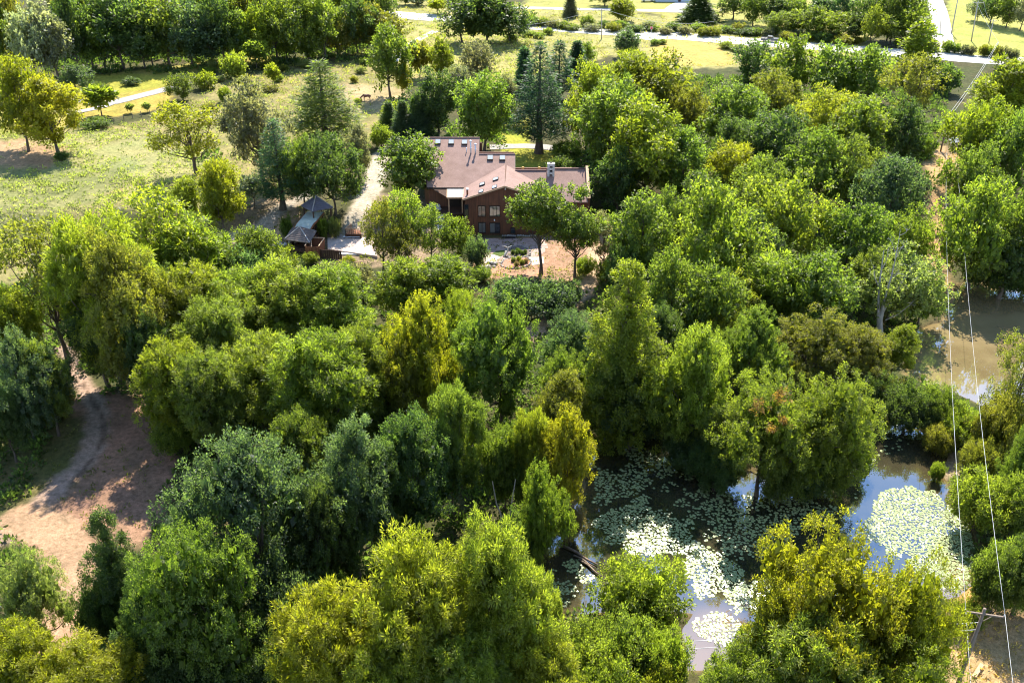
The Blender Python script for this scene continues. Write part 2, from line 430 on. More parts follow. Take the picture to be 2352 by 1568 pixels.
# ------------------------------------------------------------------ roads
ROADM = simple('pale_concrete', (.38,.36,.31), (.48,.45,.39), .5, .85, .2, None, .05)
ASPH = simple('grey_tarmac', (.30,.28,.26), (.40,.38,.35), .6, .9, .2, None, .05)
GRAV = simple('pale_gravel', (.24,.22,.20), (.34,.31,.28), 2.0, .95, .1, None, .4)
def ribbon(name, L, hw, mat, dz=.05, rag=0.0):
    P = [at(u, v) for u, v in L]
    # smooth the line
    pts = []
    for i in range(len(P)-1):
        p0, p1, p2_, p3 = P[max(i-1,0)], P[i], P[i+1], P[min(i+2, len(P)-1)]
        n = max(2, int((p2_-p1).length/2.0))
        for k in range(n):
            t = k/n
            pts.append(.5*((2*p1)+(p2_-p0)*t+(2*p0-5*p1+4*p2_-p3)*t*t+(3*p1-p0-3*p2_+p3)*t**3))
    pts.append(P[-1])
    V = []; Q = []
    hws = hw if hasattr(hw, '__len__') else (hw, hw)
    for i, p in enumerate(pts):
        d = (pts[min(i+1, len(pts)-1)]-pts[max(i-1,0)]); d.z = 0; d.normalize(); s = Vector((-d.y, d.x, 0))
        w = hws[0]+(hws[1]-hws[0])*i/len(pts)
        for j, k in enumerate((-1,-.5,0,.5,1)):
            ww = w*(1+(rag*random.uniform(-1,1) if abs(k) == 1 else 0))
            q = p+s*ww*k; V.append((q.x, q.y, hz(q.x, q.y)+dz+(.03 if abs(k) < 1 else 0)))
        if i:
            b = (i-1)*5
            Q += [(b+j, b+j+5, b+j+6, b+j+1) for j in range(4)]
    me = np_mesh(name, np.array(V), np.array(Q)[:, ::-1], mat, smooth=True)
    return tag(link(name, me), kind='structure')
random.seed(3)
ribbon('highway', [(380,6),(560,9),(760,18),(905,34),(1010,43),(1110,50),(1210,60),(1380,72),(1500,80),(1673,93),(1856,106),(2060,122),(2300,140),(2600,150)], 5.2, ROADM, .08)
ribbon('frontage_road', [(1000,6),(1120,14),(1225,19),(1330,22),(1500,25),(1600,28),(1640,32)], 2.2, ASPH, .06)
ribbon('house_driveway', [(1548,24),(1560,14),(1575,6),(1600,-2),(1640,-10)], (3.5,2.5), ROADM, .09)
ribbon('side_road', [(2135,-30),(2146,0),(2156,30),(2163,70),(2171,105),(2205,130),(2274,139),(2380,142)], 3.0, ROADM, .12)
ribbon('lane', [(945,50),(880,42),(1000,72),(960,92),(930,110),(890,160)][2:], 1.3, ROADM, .06)
ribbon('side_track', [(1480,92),(1490,88),(1510,84)], 4.5, ROADM, .07)
ribbon('lower_track', [(1760,125),(1790,127),(1830,129)], 2.2, GRAV, .07)
ribbon('gravel_lane', [(150,226),(190,230),(245,238),(300,226),(345,215),(392,203),(430,190)], 1.9, GRAV, .07, .08)
ribbon('gravel_lane', [(165,260),(200,254),(235,246),(262,236)], 1.3, GRAV, .10, .1)
ribbon('garden_drive', [(1125,338),(1165,337),(1205,336),(1245,338),(1300,345)], 1.7, GRAV, .07, .1)
ribbon('garden_drive', [(1150,270),(1185,262),(1210,266)], 1.2, GRAV, .07, .1)
# ------------------------------------------------------------------ trees
def unit(v): return v/(np.linalg.norm(v, axis=-1, keepdims=True)+1e-9)
def rdir(r, n, zlo=-1.0):
    z = r.uniform(zlo, 1, n); a = r.uniform(0, 2*np.pi, n); q = np.sqrt(np.maximum(0, 1-z*z))
    return np.stack([q*np.cos(a), q*np.sin(a), z], 1)

def leaves_mesh(name, r, C, D, n_leaf, tuft_r, ll, lw, spread, droop, tint_t, ups=.45, core=None):
    """C tuft centres, D tuft directions: a tuft of folded leaves at each"""
    n = len(C); k = n_leaf
    off = rdir(r, n*k)*(r.uniform(0,1,(n*k,1))**.5)*tuft_r
    Dn = np.repeat(D, k, 0)
    pos = np.repeat(C, k, 0)+off+Dn*r.uniform(-.1,.25,(n*k,1))*tuft_r
    d = unit(Dn*.55+unit(off)*.6+rdir(r, n*k)*spread); d[:,2] -= droop; d = unit(d)
    nn = unit(np.array([0,0,1.0])[None]*ups+Dn*.8+rdir(r, n*k)*.5)
    s = unit(np.cross(d, nn)); up = np.cross(s, d)
    L = ll*r.uniform(.65,1.3,(n*k,1)); Wd = lw*r.uniform(.7,1.25,(n*k,1))
    p0 = pos; p1 = pos+d*L*.5+s*Wd*.5+up*Wd*.18; p2_ = pos+d*L-up*L*.14; p3 = pos+d*L*.5-s*Wd*.5+up*Wd*.18
    V = np.stack([p0,p1,p2_,p3],1).reshape(-1,3)
    Q = np.arange(n*k*4).reshape(-1,4)
    t = np.clip(np.repeat(tint_t, k)*.72+r.uniform(0,1,n*k)*.28, 0, 1)
    if core is not None:                       # inner leaves added to block light through a bough, tinted darker
        cc, cr, cn = core
        q = np.repeat(cc, cn, 0)+rdir(r, len(cc)*cn)*(r.uniform(0,1,(len(cc)*cn,1))**.45)*np.repeat(cr, cn, 0)
        a = rdir(r, len(q)); b = unit(np.cross(a, rdir(r, len(q)))); z_ = np.repeat(cr.max(1), cn)[:,None]*r.uniform(.13,.24,(len(q),1))
        V = np.concatenate([V, np.stack([q-a*z_, q+b*z_*.8, q+a*z_, q-b*z_*.8],1).reshape(-1,3)])
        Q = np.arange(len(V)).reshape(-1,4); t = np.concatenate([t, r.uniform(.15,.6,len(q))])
    return np_mesh(name, V, Q, LEAF, attr={'tint': np.repeat(t, 4)})

def limb_mesh(name, limbs, mat, seg=6):
    V = []; Q = []
    for path, ra, rb in limbs:
        path = np.asarray(path); n = len(path); b = len(V)
        for i in range(n):
            d = path[min(i+1,n-1)]-path[max(i-1,0)]; d = d/(np.linalg.norm(d)+1e-9)
            x = np.cross(d, (.31,.93,.17)); x /= np.linalg.norm(x)+1e-9; y = np.cross(d, x)
            rr = ra+(rb-ra)*(i/(n-1))**.8
            if i == 0 and ra > .15: rr *= 1.35
            for k in range(seg):
                a = 2*np.pi*k/seg; V.append(path[i]+(x*np.cos(a)+y*np.sin(a))*rr)
        for i in range(n-1):
            for k in range(seg):
                q = (k+1) % seg; Q.append((b+i*seg+k, b+i*seg+q, b+(i+1)*seg+q, b+(i+1)*seg+k))
    return np_mesh(name, np.array(V), np.array(Q), mat, smooth=True)

def curve(r, a, b, n=5, wig=.06, sag=0.0):
    a, b = np.asarray(a, float), np.asarray(b, float); t = np.linspace(0,1,n)[:,None]
    p = a*(1-t)+b*t; L = np.linalg.norm(b-a)
    p[1:-1] += r.normal(0, wig*L, (n-2,3)); p[:,2] += sag*L*np.sin(t[:,0]*np.pi)
    return p

def template(kind, seed, W, H, lod):
    """a crown mesh and a trunk mesh, W across and H high"""
    r = np.random.default_rng(seed*17+3)
    dens = {'near':1.0, 'mid':.42, 'far':.16}[lod]
    ls = {'near':.62, 'mid':1.2, 'far':2.1}[lod]
    limbs = []
    lob = []                                   # centre, radius, flatten
    trunk_top = .75*H; rad = .022*H
    if kind in ('round','tall','open','feathery','umbrella','oval','bush','sapling'):
        base = {'round':.09,'tall':.11,'open':.2,'feathery':.15,'umbrella':.42,'oval':.07,'bush':.02,'sapling':.28}[kind]
        nl = {'round':15,'tall':15,'open':13,'feathery':14,'umbrella':13,'oval':20,'bush':12,'sapling':7}[kind]
        zc = H*(base+1)/2; rz = H*(1-base)/2; R = W/2
        lr = {'round':.255,'tall':.27,'open':.22,'feathery':.25,'umbrella':.26,'oval':.25,'bush':.29,'sapling':.3}[kind]*W
        zup = {'round':.92,'tall':1.05,'open':.8,'feathery':1.08,'umbrella':.8,'oval':1.0,'bush':.85,'sapling':1.0}[kind]
        ds = rdir(r, nl, -.75 if kind not in ('bush','umbrella') else -.35)
        for _ in range(40):                     # spread the boughs out
            df = ds[:,None]-ds[None]; dd = np.linalg.norm(df, axis=-1)+np.eye(nl)
            ds = unit(ds+(df/dd[...,None]**3).sum(1)*.03)
        ds = unit(ds+r.normal(0,.12,ds.shape))
        big = []; lean = r.normal(0,.09,2)*W
        for d in ds:
            k = r.uniform(.45,.97) if kind not in ('oval','bush') else r.uniform(.6,.74)
            rr = lr*r.uniform(.6,1.25)
            pr = 1-(.3 if kind in ('tall','feathery') else .12)*max(0, d[2])
            hh = zc+d[2]*max(.1, rz-rr*.75*zup)*r.uniform(.74,1.12)
            big.append((np.array([d[0]*R*k*pr+lean[0]*hh/H, d[1]*R*k*pr+lean[1]*hh/H, hh]), rr, zup))
        for _ in range(2): big.append((np.array([r.normal(0,.08)*W, r.normal(0,.08)*W, zc+r.normal(.05,.12)*H]), lr*.95, zup))
        group_t = []
        for c, rr, f in big:
            ns = 11 if kind not in ('open','sapling') else 8
            sd = rdir(r, ns, -.35)
            for _ in range(15):
                df = sd[:,None]-sd[None]; dd = np.linalg.norm(df, axis=-1)+np.eye(ns); sd = unit(sd+(df/dd[...,None]**3).sum(1)*.03)
            gt = r.uniform(0,1)
            for q in sd:
                lob.append((c+q*rr*r.uniform(.5,.82)*np.array([1,1,f]), rr*r.uniform(.34,.55), .85 if kind == 'feathery' else .7)); group_t.append(np.clip(gt+r.normal(0,.15),0,1))
        if kind == 'bush':
            for i, (c, rr, f) in enumerate(lob): 
                if i % 2 == 0: pass
            for c, rr, f in big: limbs.append((curve(r, (r.normal(0,.06)*W, r.normal(0,.06)*W, 0), c, 4, .05), .05, .02))
        else:
            top = np.array([r.normal(0,.05)*W, r.normal(0,.05)*W, trunk_top])
            tp = curve(r, (0,0,-.15), top, 7, .012)
            limbs.append((tp, rad, rad*.3))
            for bi, (c, brr, bf) in enumerate(big):
                t = np.clip((c[2]/H-.12)*.62+.10, .12, .92)
                q = tp[int(t*6)]*(1-(t*6) % 1)+tp[min(6,int(t*6)+1)]*((t*6) % 1)
                e = c-np.array([0,0,.35*brr]); limbs.append((curve(r, q, e, 6, .045, -.05), rad*(.5-.26*t), rad*.12))
                if lod != 'far':
                    ns = 11 if kind not in ('open','sapling') else 8
                    for l in lob[bi*ns:(bi+1)*ns:(2 if kind != 'open' else 1)]: limbs.append((curve(r, e, l[0], 4, .06), rad*.13, .012))
    elif kind == 'cone':
        base = .08
        big = []; group_t = []
        for i in range(52):
            t = ((i+.5)/52)**1.1; z = H*(base+t*(1-base)*.95); R = W/2*(1-t)**.62*min(1,.62+t*2.0)*r.uniform(.72,1.1)
            a = i*2.399+r.uniform(-.4,.4); rr = W*.17*(1.1-.5*t)*r.uniform(.65,1.2)
            lob.append((np.array([np.cos(a)*max(0,R-rr*.5), np.sin(a)*max(0,R-rr*.5), z]), rr, 1.1)); group_t.append(r.uniform(0,1))
            if i % 4 == 0: big.append((np.array([0,0,z]), max(.3, (W/2*(1-t)**.7)*.7), .9))
        limbs.append((curve(r, (0,0,-.1), (0,0,H*.94), 7, .006), rad, .02))
        for c, rr, f in lob: limbs.append((curve(r, (0,0,max(.06*H, c[2]-.12*H)), c, 4, .03), .05, .015))
    tuft_e = {'near':.42,'mid':.55,'far':.85}[lod]
    # --- tufts
    if lob:
        tuft_r = {'near':.42,'mid':.55,'far':.85}[lod]
        C = np.array([l[0] for l in lob]); R_ = np.array([l[1] for l in lob]); F = np.array([l[2] for l in lob])
        area = R_**2; n_t = np.maximum(3, (area/area.sum()*(2100 if kind not in ('open','sapling') else 1000)*dens**.8*min(2.0,max(.6,(W*H)/190.0))).astype(int))
        n_t = np.maximum(2, n_t)
        li = np.repeat(np.arange(len(lob)), n_t)
        d = rdir(r, len(li), -.3)
        rough = r.uniform(.7,1.22,len(li)); rough[r.uniform(0,1,len(li)) < .2] *= .7
        T = C[li]+d*R_[li][:,None]*rough[:,None]*np.stack([np.ones(len(li)),np.ones(len(li)),F[li]],1)
        hd = r.integers(0, len(T), len(T)//6); hn_ = hd[np.argmin(np.linalg.norm(T[:,None]-T[hd][None], axis=-1), 1)] if len(T) < 6000 else hd[:1].repeat(len(T))
        T = T*.62+T[hn_]*.38
        # drop tufts buried in another lobe
        dist = np.linalg.norm(T[:,None]-C[None], axis=-1)/R_[None]; dist[np.arange(len(li)), li] = 9
        keep = (dist.min(1) > .72) | (r.uniform(0,1,len(li)) < .22)
        keep &= T[:,2] > .12
        T = T[keep]; d = d[keep]; li = li[keep]
        cen = np.array([0,0,H*.45]); out = unit(T-cen)
        up = .75 if kind == 'feathery' else .45
        D = unit(d*.7+out*.45+np.array([0,0,up])[None])
        lt = np.concatenate([group_t, r.uniform(0,1,max(0,len(lob)-len(group_t)))]); tint = np.clip(lt[li]*.4+r.uniform(0,1,len(T))*.6, 0, 1)
        core = None
        if kind != 'sapling':
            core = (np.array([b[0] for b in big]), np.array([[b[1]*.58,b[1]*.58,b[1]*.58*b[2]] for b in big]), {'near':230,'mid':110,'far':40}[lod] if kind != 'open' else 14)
        nlf = {'near':24,'mid':14,'far':11}[lod]
        if kind == 'feathery': ll, lw, sp, dr = .62*ls, .17*ls, .35, .25; nlf = int(nlf*1.25)
        elif kind == 'open': ll, lw, sp, dr = .40*ls, .2*ls, .6, .2
        elif kind == 'bush': ll, lw, sp, dr = .34*ls, .2*ls, .6, .1
        else: ll, lw, sp, dr = .36*ls, .24*ls, .65, .12
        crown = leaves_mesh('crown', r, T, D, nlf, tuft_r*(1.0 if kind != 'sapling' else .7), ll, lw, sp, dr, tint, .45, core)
    elif kind in ('pine','spruce'):
        T = []; D = []; tint = []
        nlay = 17 if kind == 'pine' else 22
        base = .16 if kind == 'pine' else .04
        limbs.append((curve(r, (0,0,-.1), (0,0,H*.97), 8, .004), rad*.95, .03))
        for i in range(nlay):
            t = (i+.3)/nlay; z = H*(base+t*(1-base))
            R = W/2*((1-t)**.85)*(r.uniform(.72,1.1) if kind == 'pine' else r.uniform(.9,1.05))
            if kind == 'pine': R *= min(1, .7+t*1.5)
            nb = int(9-4*t) if kind == 'pine' else int(12-6*t)
            for b in range(nb):
                a = b*2*np.pi/nb+i*1.1+r.uniform(-.2,.2); rr = R*r.uniform(.7,1.15)
                e = np.array([np.cos(a)*rr, np.sin(a)*rr, z+(.10 if kind == 'pine' else -.22)*rr+.05])
                s = np.array([0,0,z]); p = curve(r, s, e, 5, .03, .03 if kind == 'pine' else -.02)
                limbs.append((p, .05*(1-t)+.02, .012))
                m = max(3, int(rr*(5.5 if kind == 'pine' else 6)*dens**.5))
                for q in range(m):
                    f = (q+r.uniform(0,1))/m
                    if f < (.3 if kind == 'pine' else .12): continue
                    pt = s*(1-f)+e*f; sd = np.array([-np.sin(a), np.cos(a), 0])*r.normal(0,.24)*rr*(1-f*.5)
                    T.append(pt+sd+np.array([0,0,r.uniform(-.05,.18)])); D.append(np.array([np.cos(a)*.8, np.sin(a)*.8, .45 if kind == 'pine' else -.1])); tint.append(r.uniform(0,1))
        T = np.array(T); D = unit(np.array(D))
        crown = leaves_mesh('crown', r, T, D, {'near':16,'mid':14,'far':9}[lod], .42, .5*ls**.6, .10*ls, .5, .05, np.array(tint), .6)
    rad_ = np.hypot(T[:,0], T[:,1])
    We = 2*np.percentile(rad_, 95)+.5*tuft_e; He = np.percentile(T[:,2], 99.3)+.4*tuft_e
    return crown, limb_mesh('trunk', limbs, BARK), We, He
def bough_mesh(seed):
    r = np.random.default_rng(seed); T = r.normal(0,1,(26,3))*np.array([.6,.4,.5]); D = unit(r.normal(0,.4,(26,3))+np.array([0,-.3,.8]))
    return leaves_mesh('orange_bough', r, T, D, 13, .38, .27, .18, .65, .12, r.uniform(0,1,26))

TPL = {}
NOMINAL = {'round':(14,14),'tall':(11,15),'open':(11,14),'feathery':(11,15),'umbrella':(11,15),'oval':(10,12),'bush':(7,5),'sapling':(4,5.5),'cone':(11,18),'pine':(10,21),'spruce':(6,12)}
NSEED = {'round':4,'tall':4,'open':2,'feathery':4,'umbrella':2,'oval':2,'bush':3,'sapling':2,'cone':1,'pine':1,'spruce':2}
def tpl(kind, lod, i):
    ns = NSEED[kind] if lod == 'mid' else min(3 if kind in ('round','feathery') else 2, NSEED[kind])
    k = (kind, lod, i % ns)
    if k not in TPL:
        W_, H_ = NOMINAL[kind]; TPL[k] = template(kind, hash_(kind)+(i % ns)*7, W_, H_, lod)
    return TPL[k]
def hash_(s): return sum(ord(c)*(i+1) for i, c in enumerate(s))
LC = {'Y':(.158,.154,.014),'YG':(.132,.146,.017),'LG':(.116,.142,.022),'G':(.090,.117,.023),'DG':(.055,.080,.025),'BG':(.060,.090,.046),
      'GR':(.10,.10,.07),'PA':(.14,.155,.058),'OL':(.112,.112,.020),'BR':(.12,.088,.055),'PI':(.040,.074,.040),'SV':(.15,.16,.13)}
KNAME = {'round':'broadleaf_tree','tall':'broadleaf_tree','open':'open_crowned_tree','feathery':'feathery_tree','umbrella':'bare_trunked_tree','oval':'oval_tree','bush':'shrub','sapling':'young_tree','cone':'conical_tree','pine':'pine_tree','spruce':'cedar_tree'}
NT = [0]
def tree(kind, u, vt, vb, w, col, label, group=None, name=None, bark=BARKCOL):
    i = NT[0]; NT[0] += 1
    r = random.Random(i*31+5)
    p = at(u, vb); y = p.y
    top = GY(u, vt, y).z
    x = GY(u, vb+(vt-vb)*.6, y).x
    z = hz(x, y)
    if z < p.z-.8: z = p.z-.35            # stands in the shallows or on the bank
    H = max(1.0, top-z)*(.94 if kind not in ('pine','spruce','cone') else .99)
    D = depth(y, z+.6*H); Wm = w/FPX*D*(1.12 if kind not in ('bush','umbrella') else 1.04)
    lod = 'near' if y < 112 else ('mid' if y < 215 else 'far')
    cm, tm, W0, H0 = tpl(kind, lod, i)
    root = thing(name or KNAME[kind], label, 'shrub' if (kind == 'bush' or name == 'shrub') else 'tree', (x, y, z), group, r.uniform(0, 6.283))
    root.scale = (Wm/W0, Wm/W0, H/H0)
    c = link('crown', cm, root); t = link('trunk', tm, root)
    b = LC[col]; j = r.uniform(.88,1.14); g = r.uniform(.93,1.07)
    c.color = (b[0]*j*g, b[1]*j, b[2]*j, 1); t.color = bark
    return root
# kind, u of the crown, v of the top, v of the foot, width, colour, label
TREES = [
 # --- bottom middle
 ('feathery',955,1212,1655,285,'YG','feathery yellow-green tree at the bottom edge, second from the left in the middle clump'),
 ('feathery',1138,1183,1650,215,'LG','tallest bright green feathery tree of the bottom middle clump, tip beside the pond bank'),
 ('feathery',1240,1300,1600,105,'LG','small feathery tree leaning over the lily pads on the left pond shore'),
 ('feathery',790,1345,1690,270,'Y','golden yellow feathery tree at the bottom edge left of the middle clump'),
 ('feathery',1070,1440,1740,260,'LG','pale green feathery crown cut by the bottom edge below the middle clump'),
 ('feathery',905,1470,1780,230,'YG','yellow-green crown cut by the bottom edge under the golden tree'),
 ('feathery',1230,1455,1700,190,'YG','yellowish feathery crown at the bottom edge beside the shore bushes'),
 ('bush',735,1295,1450,170,'LG','bright green bush at the left foot of the golden feathery tree'),
 # --- bottom left
 ('round',560,985,1440,370,'BG','big blue-green maple, the broadest crown of the lower left'),
 ('round',450,1185,1580,270,'G','light green maple in front of the big blue-green maple'),
 ('round',335,1270,1560,120,'DG','dark green side crown squeezed between the maple and the narrow cedar'),
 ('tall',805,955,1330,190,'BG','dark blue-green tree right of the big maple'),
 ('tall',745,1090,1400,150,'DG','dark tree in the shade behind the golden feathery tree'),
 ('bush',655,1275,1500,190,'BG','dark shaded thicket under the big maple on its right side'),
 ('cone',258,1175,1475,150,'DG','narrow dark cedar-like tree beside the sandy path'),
 ('bush',225,1320,1500,130,'DG','dark green bush at the foot of the narrow tree by the sandy path'),
 ('round',48,1250,1500,160,'PA','pale green tree at the left edge by the sandy path'),
 ('feathery',25,1435,1680,210,'Y','yellow crown in the lower left corner'),
 ('feathery',190,1478,1690,240,'Y','yellow crown cut by the bottom edge right of the lower left corner'),
 ('bush',285,1440,1570,120,'BG','blue-green bush beside the yellow crown at the bottom left'),
 ('bush',390,1480,1610,160,'DG','dark bush at the bottom edge under the light green maple'),
 ('bush',520,1500,1625,170,'DG','dark bush at the bottom edge below the middle of the maple'),
 ('bush',640,1450,1600,150,'DG','dark bush at the bottom edge below the shaded thicket'),
 # --- left edge
 ('round',35,745,1010,195,'BG','dark blue-green tree on the left edge above the shaded dirt'),
 ('round',5,885,1060,110,'DG','lower dark tree on the left edge beside the track'),
 ('tall',95,760,1000,110,'G','mid green tree between the left edge tree and the dirt track'),
 ('feathery',25,655,880,140,'YG','yellow-green tree on the left edge at the corner of the weedy field'),
 ('bush',120,860,960,80,'OL','small yellowish bush beside the upper end of the dirt track'),
 # --- left locust grove
 ('open',105,492,830,230,'OL','airy olive tree, leftmost of the big row at the edge of the weedy field'),
 ('feathery',225,478,880,230,'YG','airy tree with a visible forked trunk beside the dirt track'),
 ('open',335,425,720,225,'YG','airy yellow-green tree, tallest of the row at the edge of the weedy field'),
 ('tall',295,500,925,190,'OL','tall leafy tree standing over the bend of the dirt track'),
 ('tall',345,690,960,130,'DG','dark tree at the inner bend of the dirt track'),
 ('tall',215,640,890,150,'DG','dark tree behind the bend of the dirt track, left of its neighbour'),
 ('feathery',430,490,720,160,'LG','fresh green tree right of the tall airy tree'),
 ('round',380,600,800,150,'DG','dark green tree under the fresh green tree'),
 ('tall',505,520,680,110,'G','slim mid green tree at the edge of the grey track'),
 ('round',575,510,650,120,'G','mid green tree at the edge of the sandy patch beside the bridge roof'),
 ('bush',640,560,640,70,'LG','light green bush in front of the lower pavilion'),
 ('bush',560,570,680,110,'BG','grey-green bush below the sandy patch'),
 # --- middle walnut grove
 ('feathery',445,598,880,190,'YG','yellow-green feathery tree at the upper left of the middle grove'),
 ('feathery',545,612,860,190,'LG','bright feathery tree in the back row of the grove below the sandy patch'),
 ('feathery',650,590,850,210,'LG','bright feathery tree in the back row of the grove below the plank enclosure'),
 ('feathery',765,595,860,200,'LG','bright feathery tree at the right end of the grove\'s back row'),
 ('feathery',395,775,1030,170,'YG','yellow-green feathery tree on the left flank of the grove above the red dirt'),
 ('feathery',505,680,960,190,'G','mid green feathery tree in the middle of the grove'),
 ('feathery',480,800,1075,160,'G','green tree at the lower left of the grove above the big maple'),
 ('feathery',610,760,1010,190,'LG','bright feathery tree with a dark trunk above the big maple'),
 ('feathery',720,755,1060,230,'LG','broad bright feathery tree in the front row of the grove'),
 ('feathery',820,735,1010,150,'LG','bright feathery tree at the right of the grove\'s front row'),
 ('tall',690,930,1180,150,'G','green tree below the broad feathery tree, behind the maple top'),
 ('bush',400,950,1040,110,'LG','light green bush on the edge of the red dirt'),
 ('bush',865,880,1010,120,'G','green bush in the gap right of the grove'),
 # --- trees in front of the house
 ('open',872,445,628,95,'OL','thin olive tree by the white slab in front of the house'),
 ('open',930,430,615,110,'LG','airy green tree before the porch of the wooden house'),
 ('open',985,460,612,85,'G','airy green tree beside the stone pile in front of the house'),
 ('open',915,505,632,95,'OL','olive tree in the row below the porch'),
 ('round',1050,492,602,82,'LG','small bright green tree at the left corner of the timber gable'),
 ('bush',1096,538,622,60,'BG','dark blue-green shrub by the patio left of the timber gable'),
 ('round',940,308,462,130,'G','dense rounded tree standing against the left end of the house roof','oval'),
 ('feathery',925,592,760,140,'LG','bright green tree below the white slab and its fence'),
 ('feathery',1020,585,745,140,'LG','bright green tree below the stone pile'),
 ('bush',825,600,690,80,'GR','grey-green bush at the corner of the low railing'),
 ('umbrella',1245,412,628,175,'G','bare-trunked tree with a round crown hiding the right half of the timber gable'),
 ('umbrella',1325,418,642,130,'G','bare-trunked tree right of the taller one before the house'),
 ('open',1392,478,628,80,'GR','thin greyish tree at the right end of the house yard'),
 ('bush',1180,640,725,110,'BG','blue-green bush on the slope below the mulch bed'),
 ('bush',1265,640,730,120,'BG','dark bush at the foot of the bare-trunked trees'),
 ('bush',1305,640,705,60,'BG','blue-green bush between the bare trunks and the sandy footpath'),
 ('bush',1345,590,632,50,'LG','light green shrub between the bare trunks and the grassy footpath edge'),
 ('bush',1105,610,648,55,'G','green shrub among the dark rocks below the patio'),
 ('bush',1400,590,650,60,'G','green shrub at the right border of the house yard'),
 ('bush',740,500,528,26,'LG','light green shrub between the covered walkway and the plank deck'),
 ('bush',765,495,522,30,'PA','pale shrub left of the plank deck'),
 ('bush',655,495,525,28,'G','round green shrub left of the covered walkway'),
 ('bush',712,580,606,36,'LG','light green shrub before the plank enclosure'),
 ('bush',800,586,612,34,'Y','yellowish shrub before the white slab'),
 # --- centre
 ('round',985,655,980,200,'Y','lemon yellow tree, brightest crown of the middle of the picture'),
 ('round',1060,650,900,130,'YG','yellow-green tree right behind the lemon yellow tree'),
 ('round',1148,640,985,205,'G','broad grey-green tree right of the lemon yellow tree'),
 ('tall',920,770,1010,120,'OL','olive yellow tree at the left of the lemon yellow tree'),
 ('feathery',1035,875,1190,140,'G','green feathery tree below the lemon yellow tree'),
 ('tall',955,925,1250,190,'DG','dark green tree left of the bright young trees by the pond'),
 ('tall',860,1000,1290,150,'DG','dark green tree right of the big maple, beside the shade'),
 ('round',1160,960,1185,120,'G','green tree behind the two pale bare stems in the centre'),
 ('feathery',1110,1205,1370,120,'LG','fresh green feathery tree left of the yellow pond-side tree'),
 ('round',1232,1050,1300,140,'LG','light green tree on the left pond bank'),
 ('feathery',1225,935,1190,110,'YG','yellow-green feathery tree behind the light green bank tree'),
 ('tall',1300,915,1195,130,'Y','yellow tree on the left bank of the lily pond'),
 ('tall',1285,845,1050,130,'OL','olive tree above the yellow pond-side tree'),
 ('round',1310,705,900,140,'BG','blue-green tree below the end of the sandy footpath'),
 ('round',1305,780,985,120,'G','green tree under the blue-green one at the footpath'),
 ('cone',1437,606,1010,210,'YG','tall pyramid-shaped yellow-green tree right of the sandy footpath'),
 ('tall',1395,760,1010,110,'G','mid green tree at the left foot of the pyramid-shaped tree'),
 ('tall',1455,830,1025,150,'DG','dark green tree at the pond under the pyramid-shaped tree'),
 ('bush',1400,715,800,80,'LG','light green bush beside the lower end of the sandy footpath'),
 ('bush',1310,1150,1240,70,'BR','brownish bush at the left tip of the lily pond'),
 ('bush',1205,1150,1300,120,'DG','dark bush on the shaded bank left of the pond'),
 # --- pond trees
 ('round',1610,735,1060,220,'LG','light green tree on the far bank of the lily pond'),
 ('round',1765,850,1135,220,'LG','light green pond-side tree with a few orange-red branches'),
 ('round',1900,828,1120,215,'LG','bright green tree at the right end of the pond-side clump'),
 ('tall',1660,910,1090,140,'G','mid green tree at the water between the far bank trees'),
 ('bush',1650,1010,1120,120,'DG','dark bush with reddish leaves overhanging the lily pond'),
 ('bush',1900,1010,1130,140,'G','green foliage drooping to the water under the pond-side clump'),
 ('bush',1800,1020,1145,130,'G','green foliage drooping to the water at the foot of the orange-flecked tree'),
 ('bush',1850,1010,1140,120,'DG','dark foliage at the water in the middle of the pond-side clump'),
 ('bush',1600,985,1075,150,'DG','dark bush at the foot of the light green far bank tree'),
 ('bush',1965,960,1075,90,'G','green bush at the right end of the pond-side clump, over blue water'),
 ('tall',1565,830,1030,120,'G','green tree left of the light green far bank tree'),
 ('bush',1500,900,985,110,'DG','dark bush at the water below the pyramid-shaped tree'),
 ('tall',1985,745,910,150,'OL','olive yellow tree on the spit between the two ponds'),
 ('tall',2065,740,870,90,'YG','yellow-green tree at the left shore of the muddy pond'),
 ('round',1860,700,900,200,'OL','olive tree behind the bright pond-side clump'),
 ('round',1735,690,910,160,'G','green tree behind the orange-flecked tree'),
 ('round',1660,700,860,120,'YG','yellow-green tree behind the far bank of the lily pond'),
 ('round',2060,555,742,190,'PA','pale green tree behind the grey dead tree'),
 ('round',2125,630,745,100,'G','green tree at the head of the muddy pond'),
 ('round',1885,565,790,190,'G','green tree in the wood left of the grey dead tree'),
 ('feathery',1780,580,780,150,'LG','fresh green feathery tree in the wood above the pond'),
 ('bush',2090,870,985,120,'DG','dark bush on the spit between the two ponds'),
 ('bush',2150,880,985,100,'G','green bush on the bank below the muddy pond'),
 ('bush',2215,925,1020,110,'LG','light green bush under the wires below the muddy pond'),
 ('bush',2010,850,950,110,'DG','dark bush at the tip of the spit'),
 ('bush',2160,970,1040,80,'OL','olive bush on the right bank of the lily pond'),
 ('bush',2155,1060,1100,34,'LG','tiny round bush on the muddy right shore of the lily pond'),
 # --- wood right of the house
 ('tall',1470,425,680,150,'G','green tree next to the right end of the house'),
 ('round',1615,395,720,235,'LG','big light green tree right of the house yard'),
 ('round',1452,540,700,95,'DG','dark tree at the right edge of the house yard'),
 ('tall',1545,560,800,130,'G','mid green tree below the big light green one'),
 ('round',1620,590,830,170,'G','green tree in the wood above the pyramid-shaped tree'),
 ('tall',1520,690,880,110,'DG','dark tree right of the pyramid-shaped tree'),
 ('round',1830,375,620,210,'LG','light green tree in the middle of the right-hand wood'),
 ('tall',1730,480,700,150,'DG','dark green tree in a hollow of the right-hand wood'),
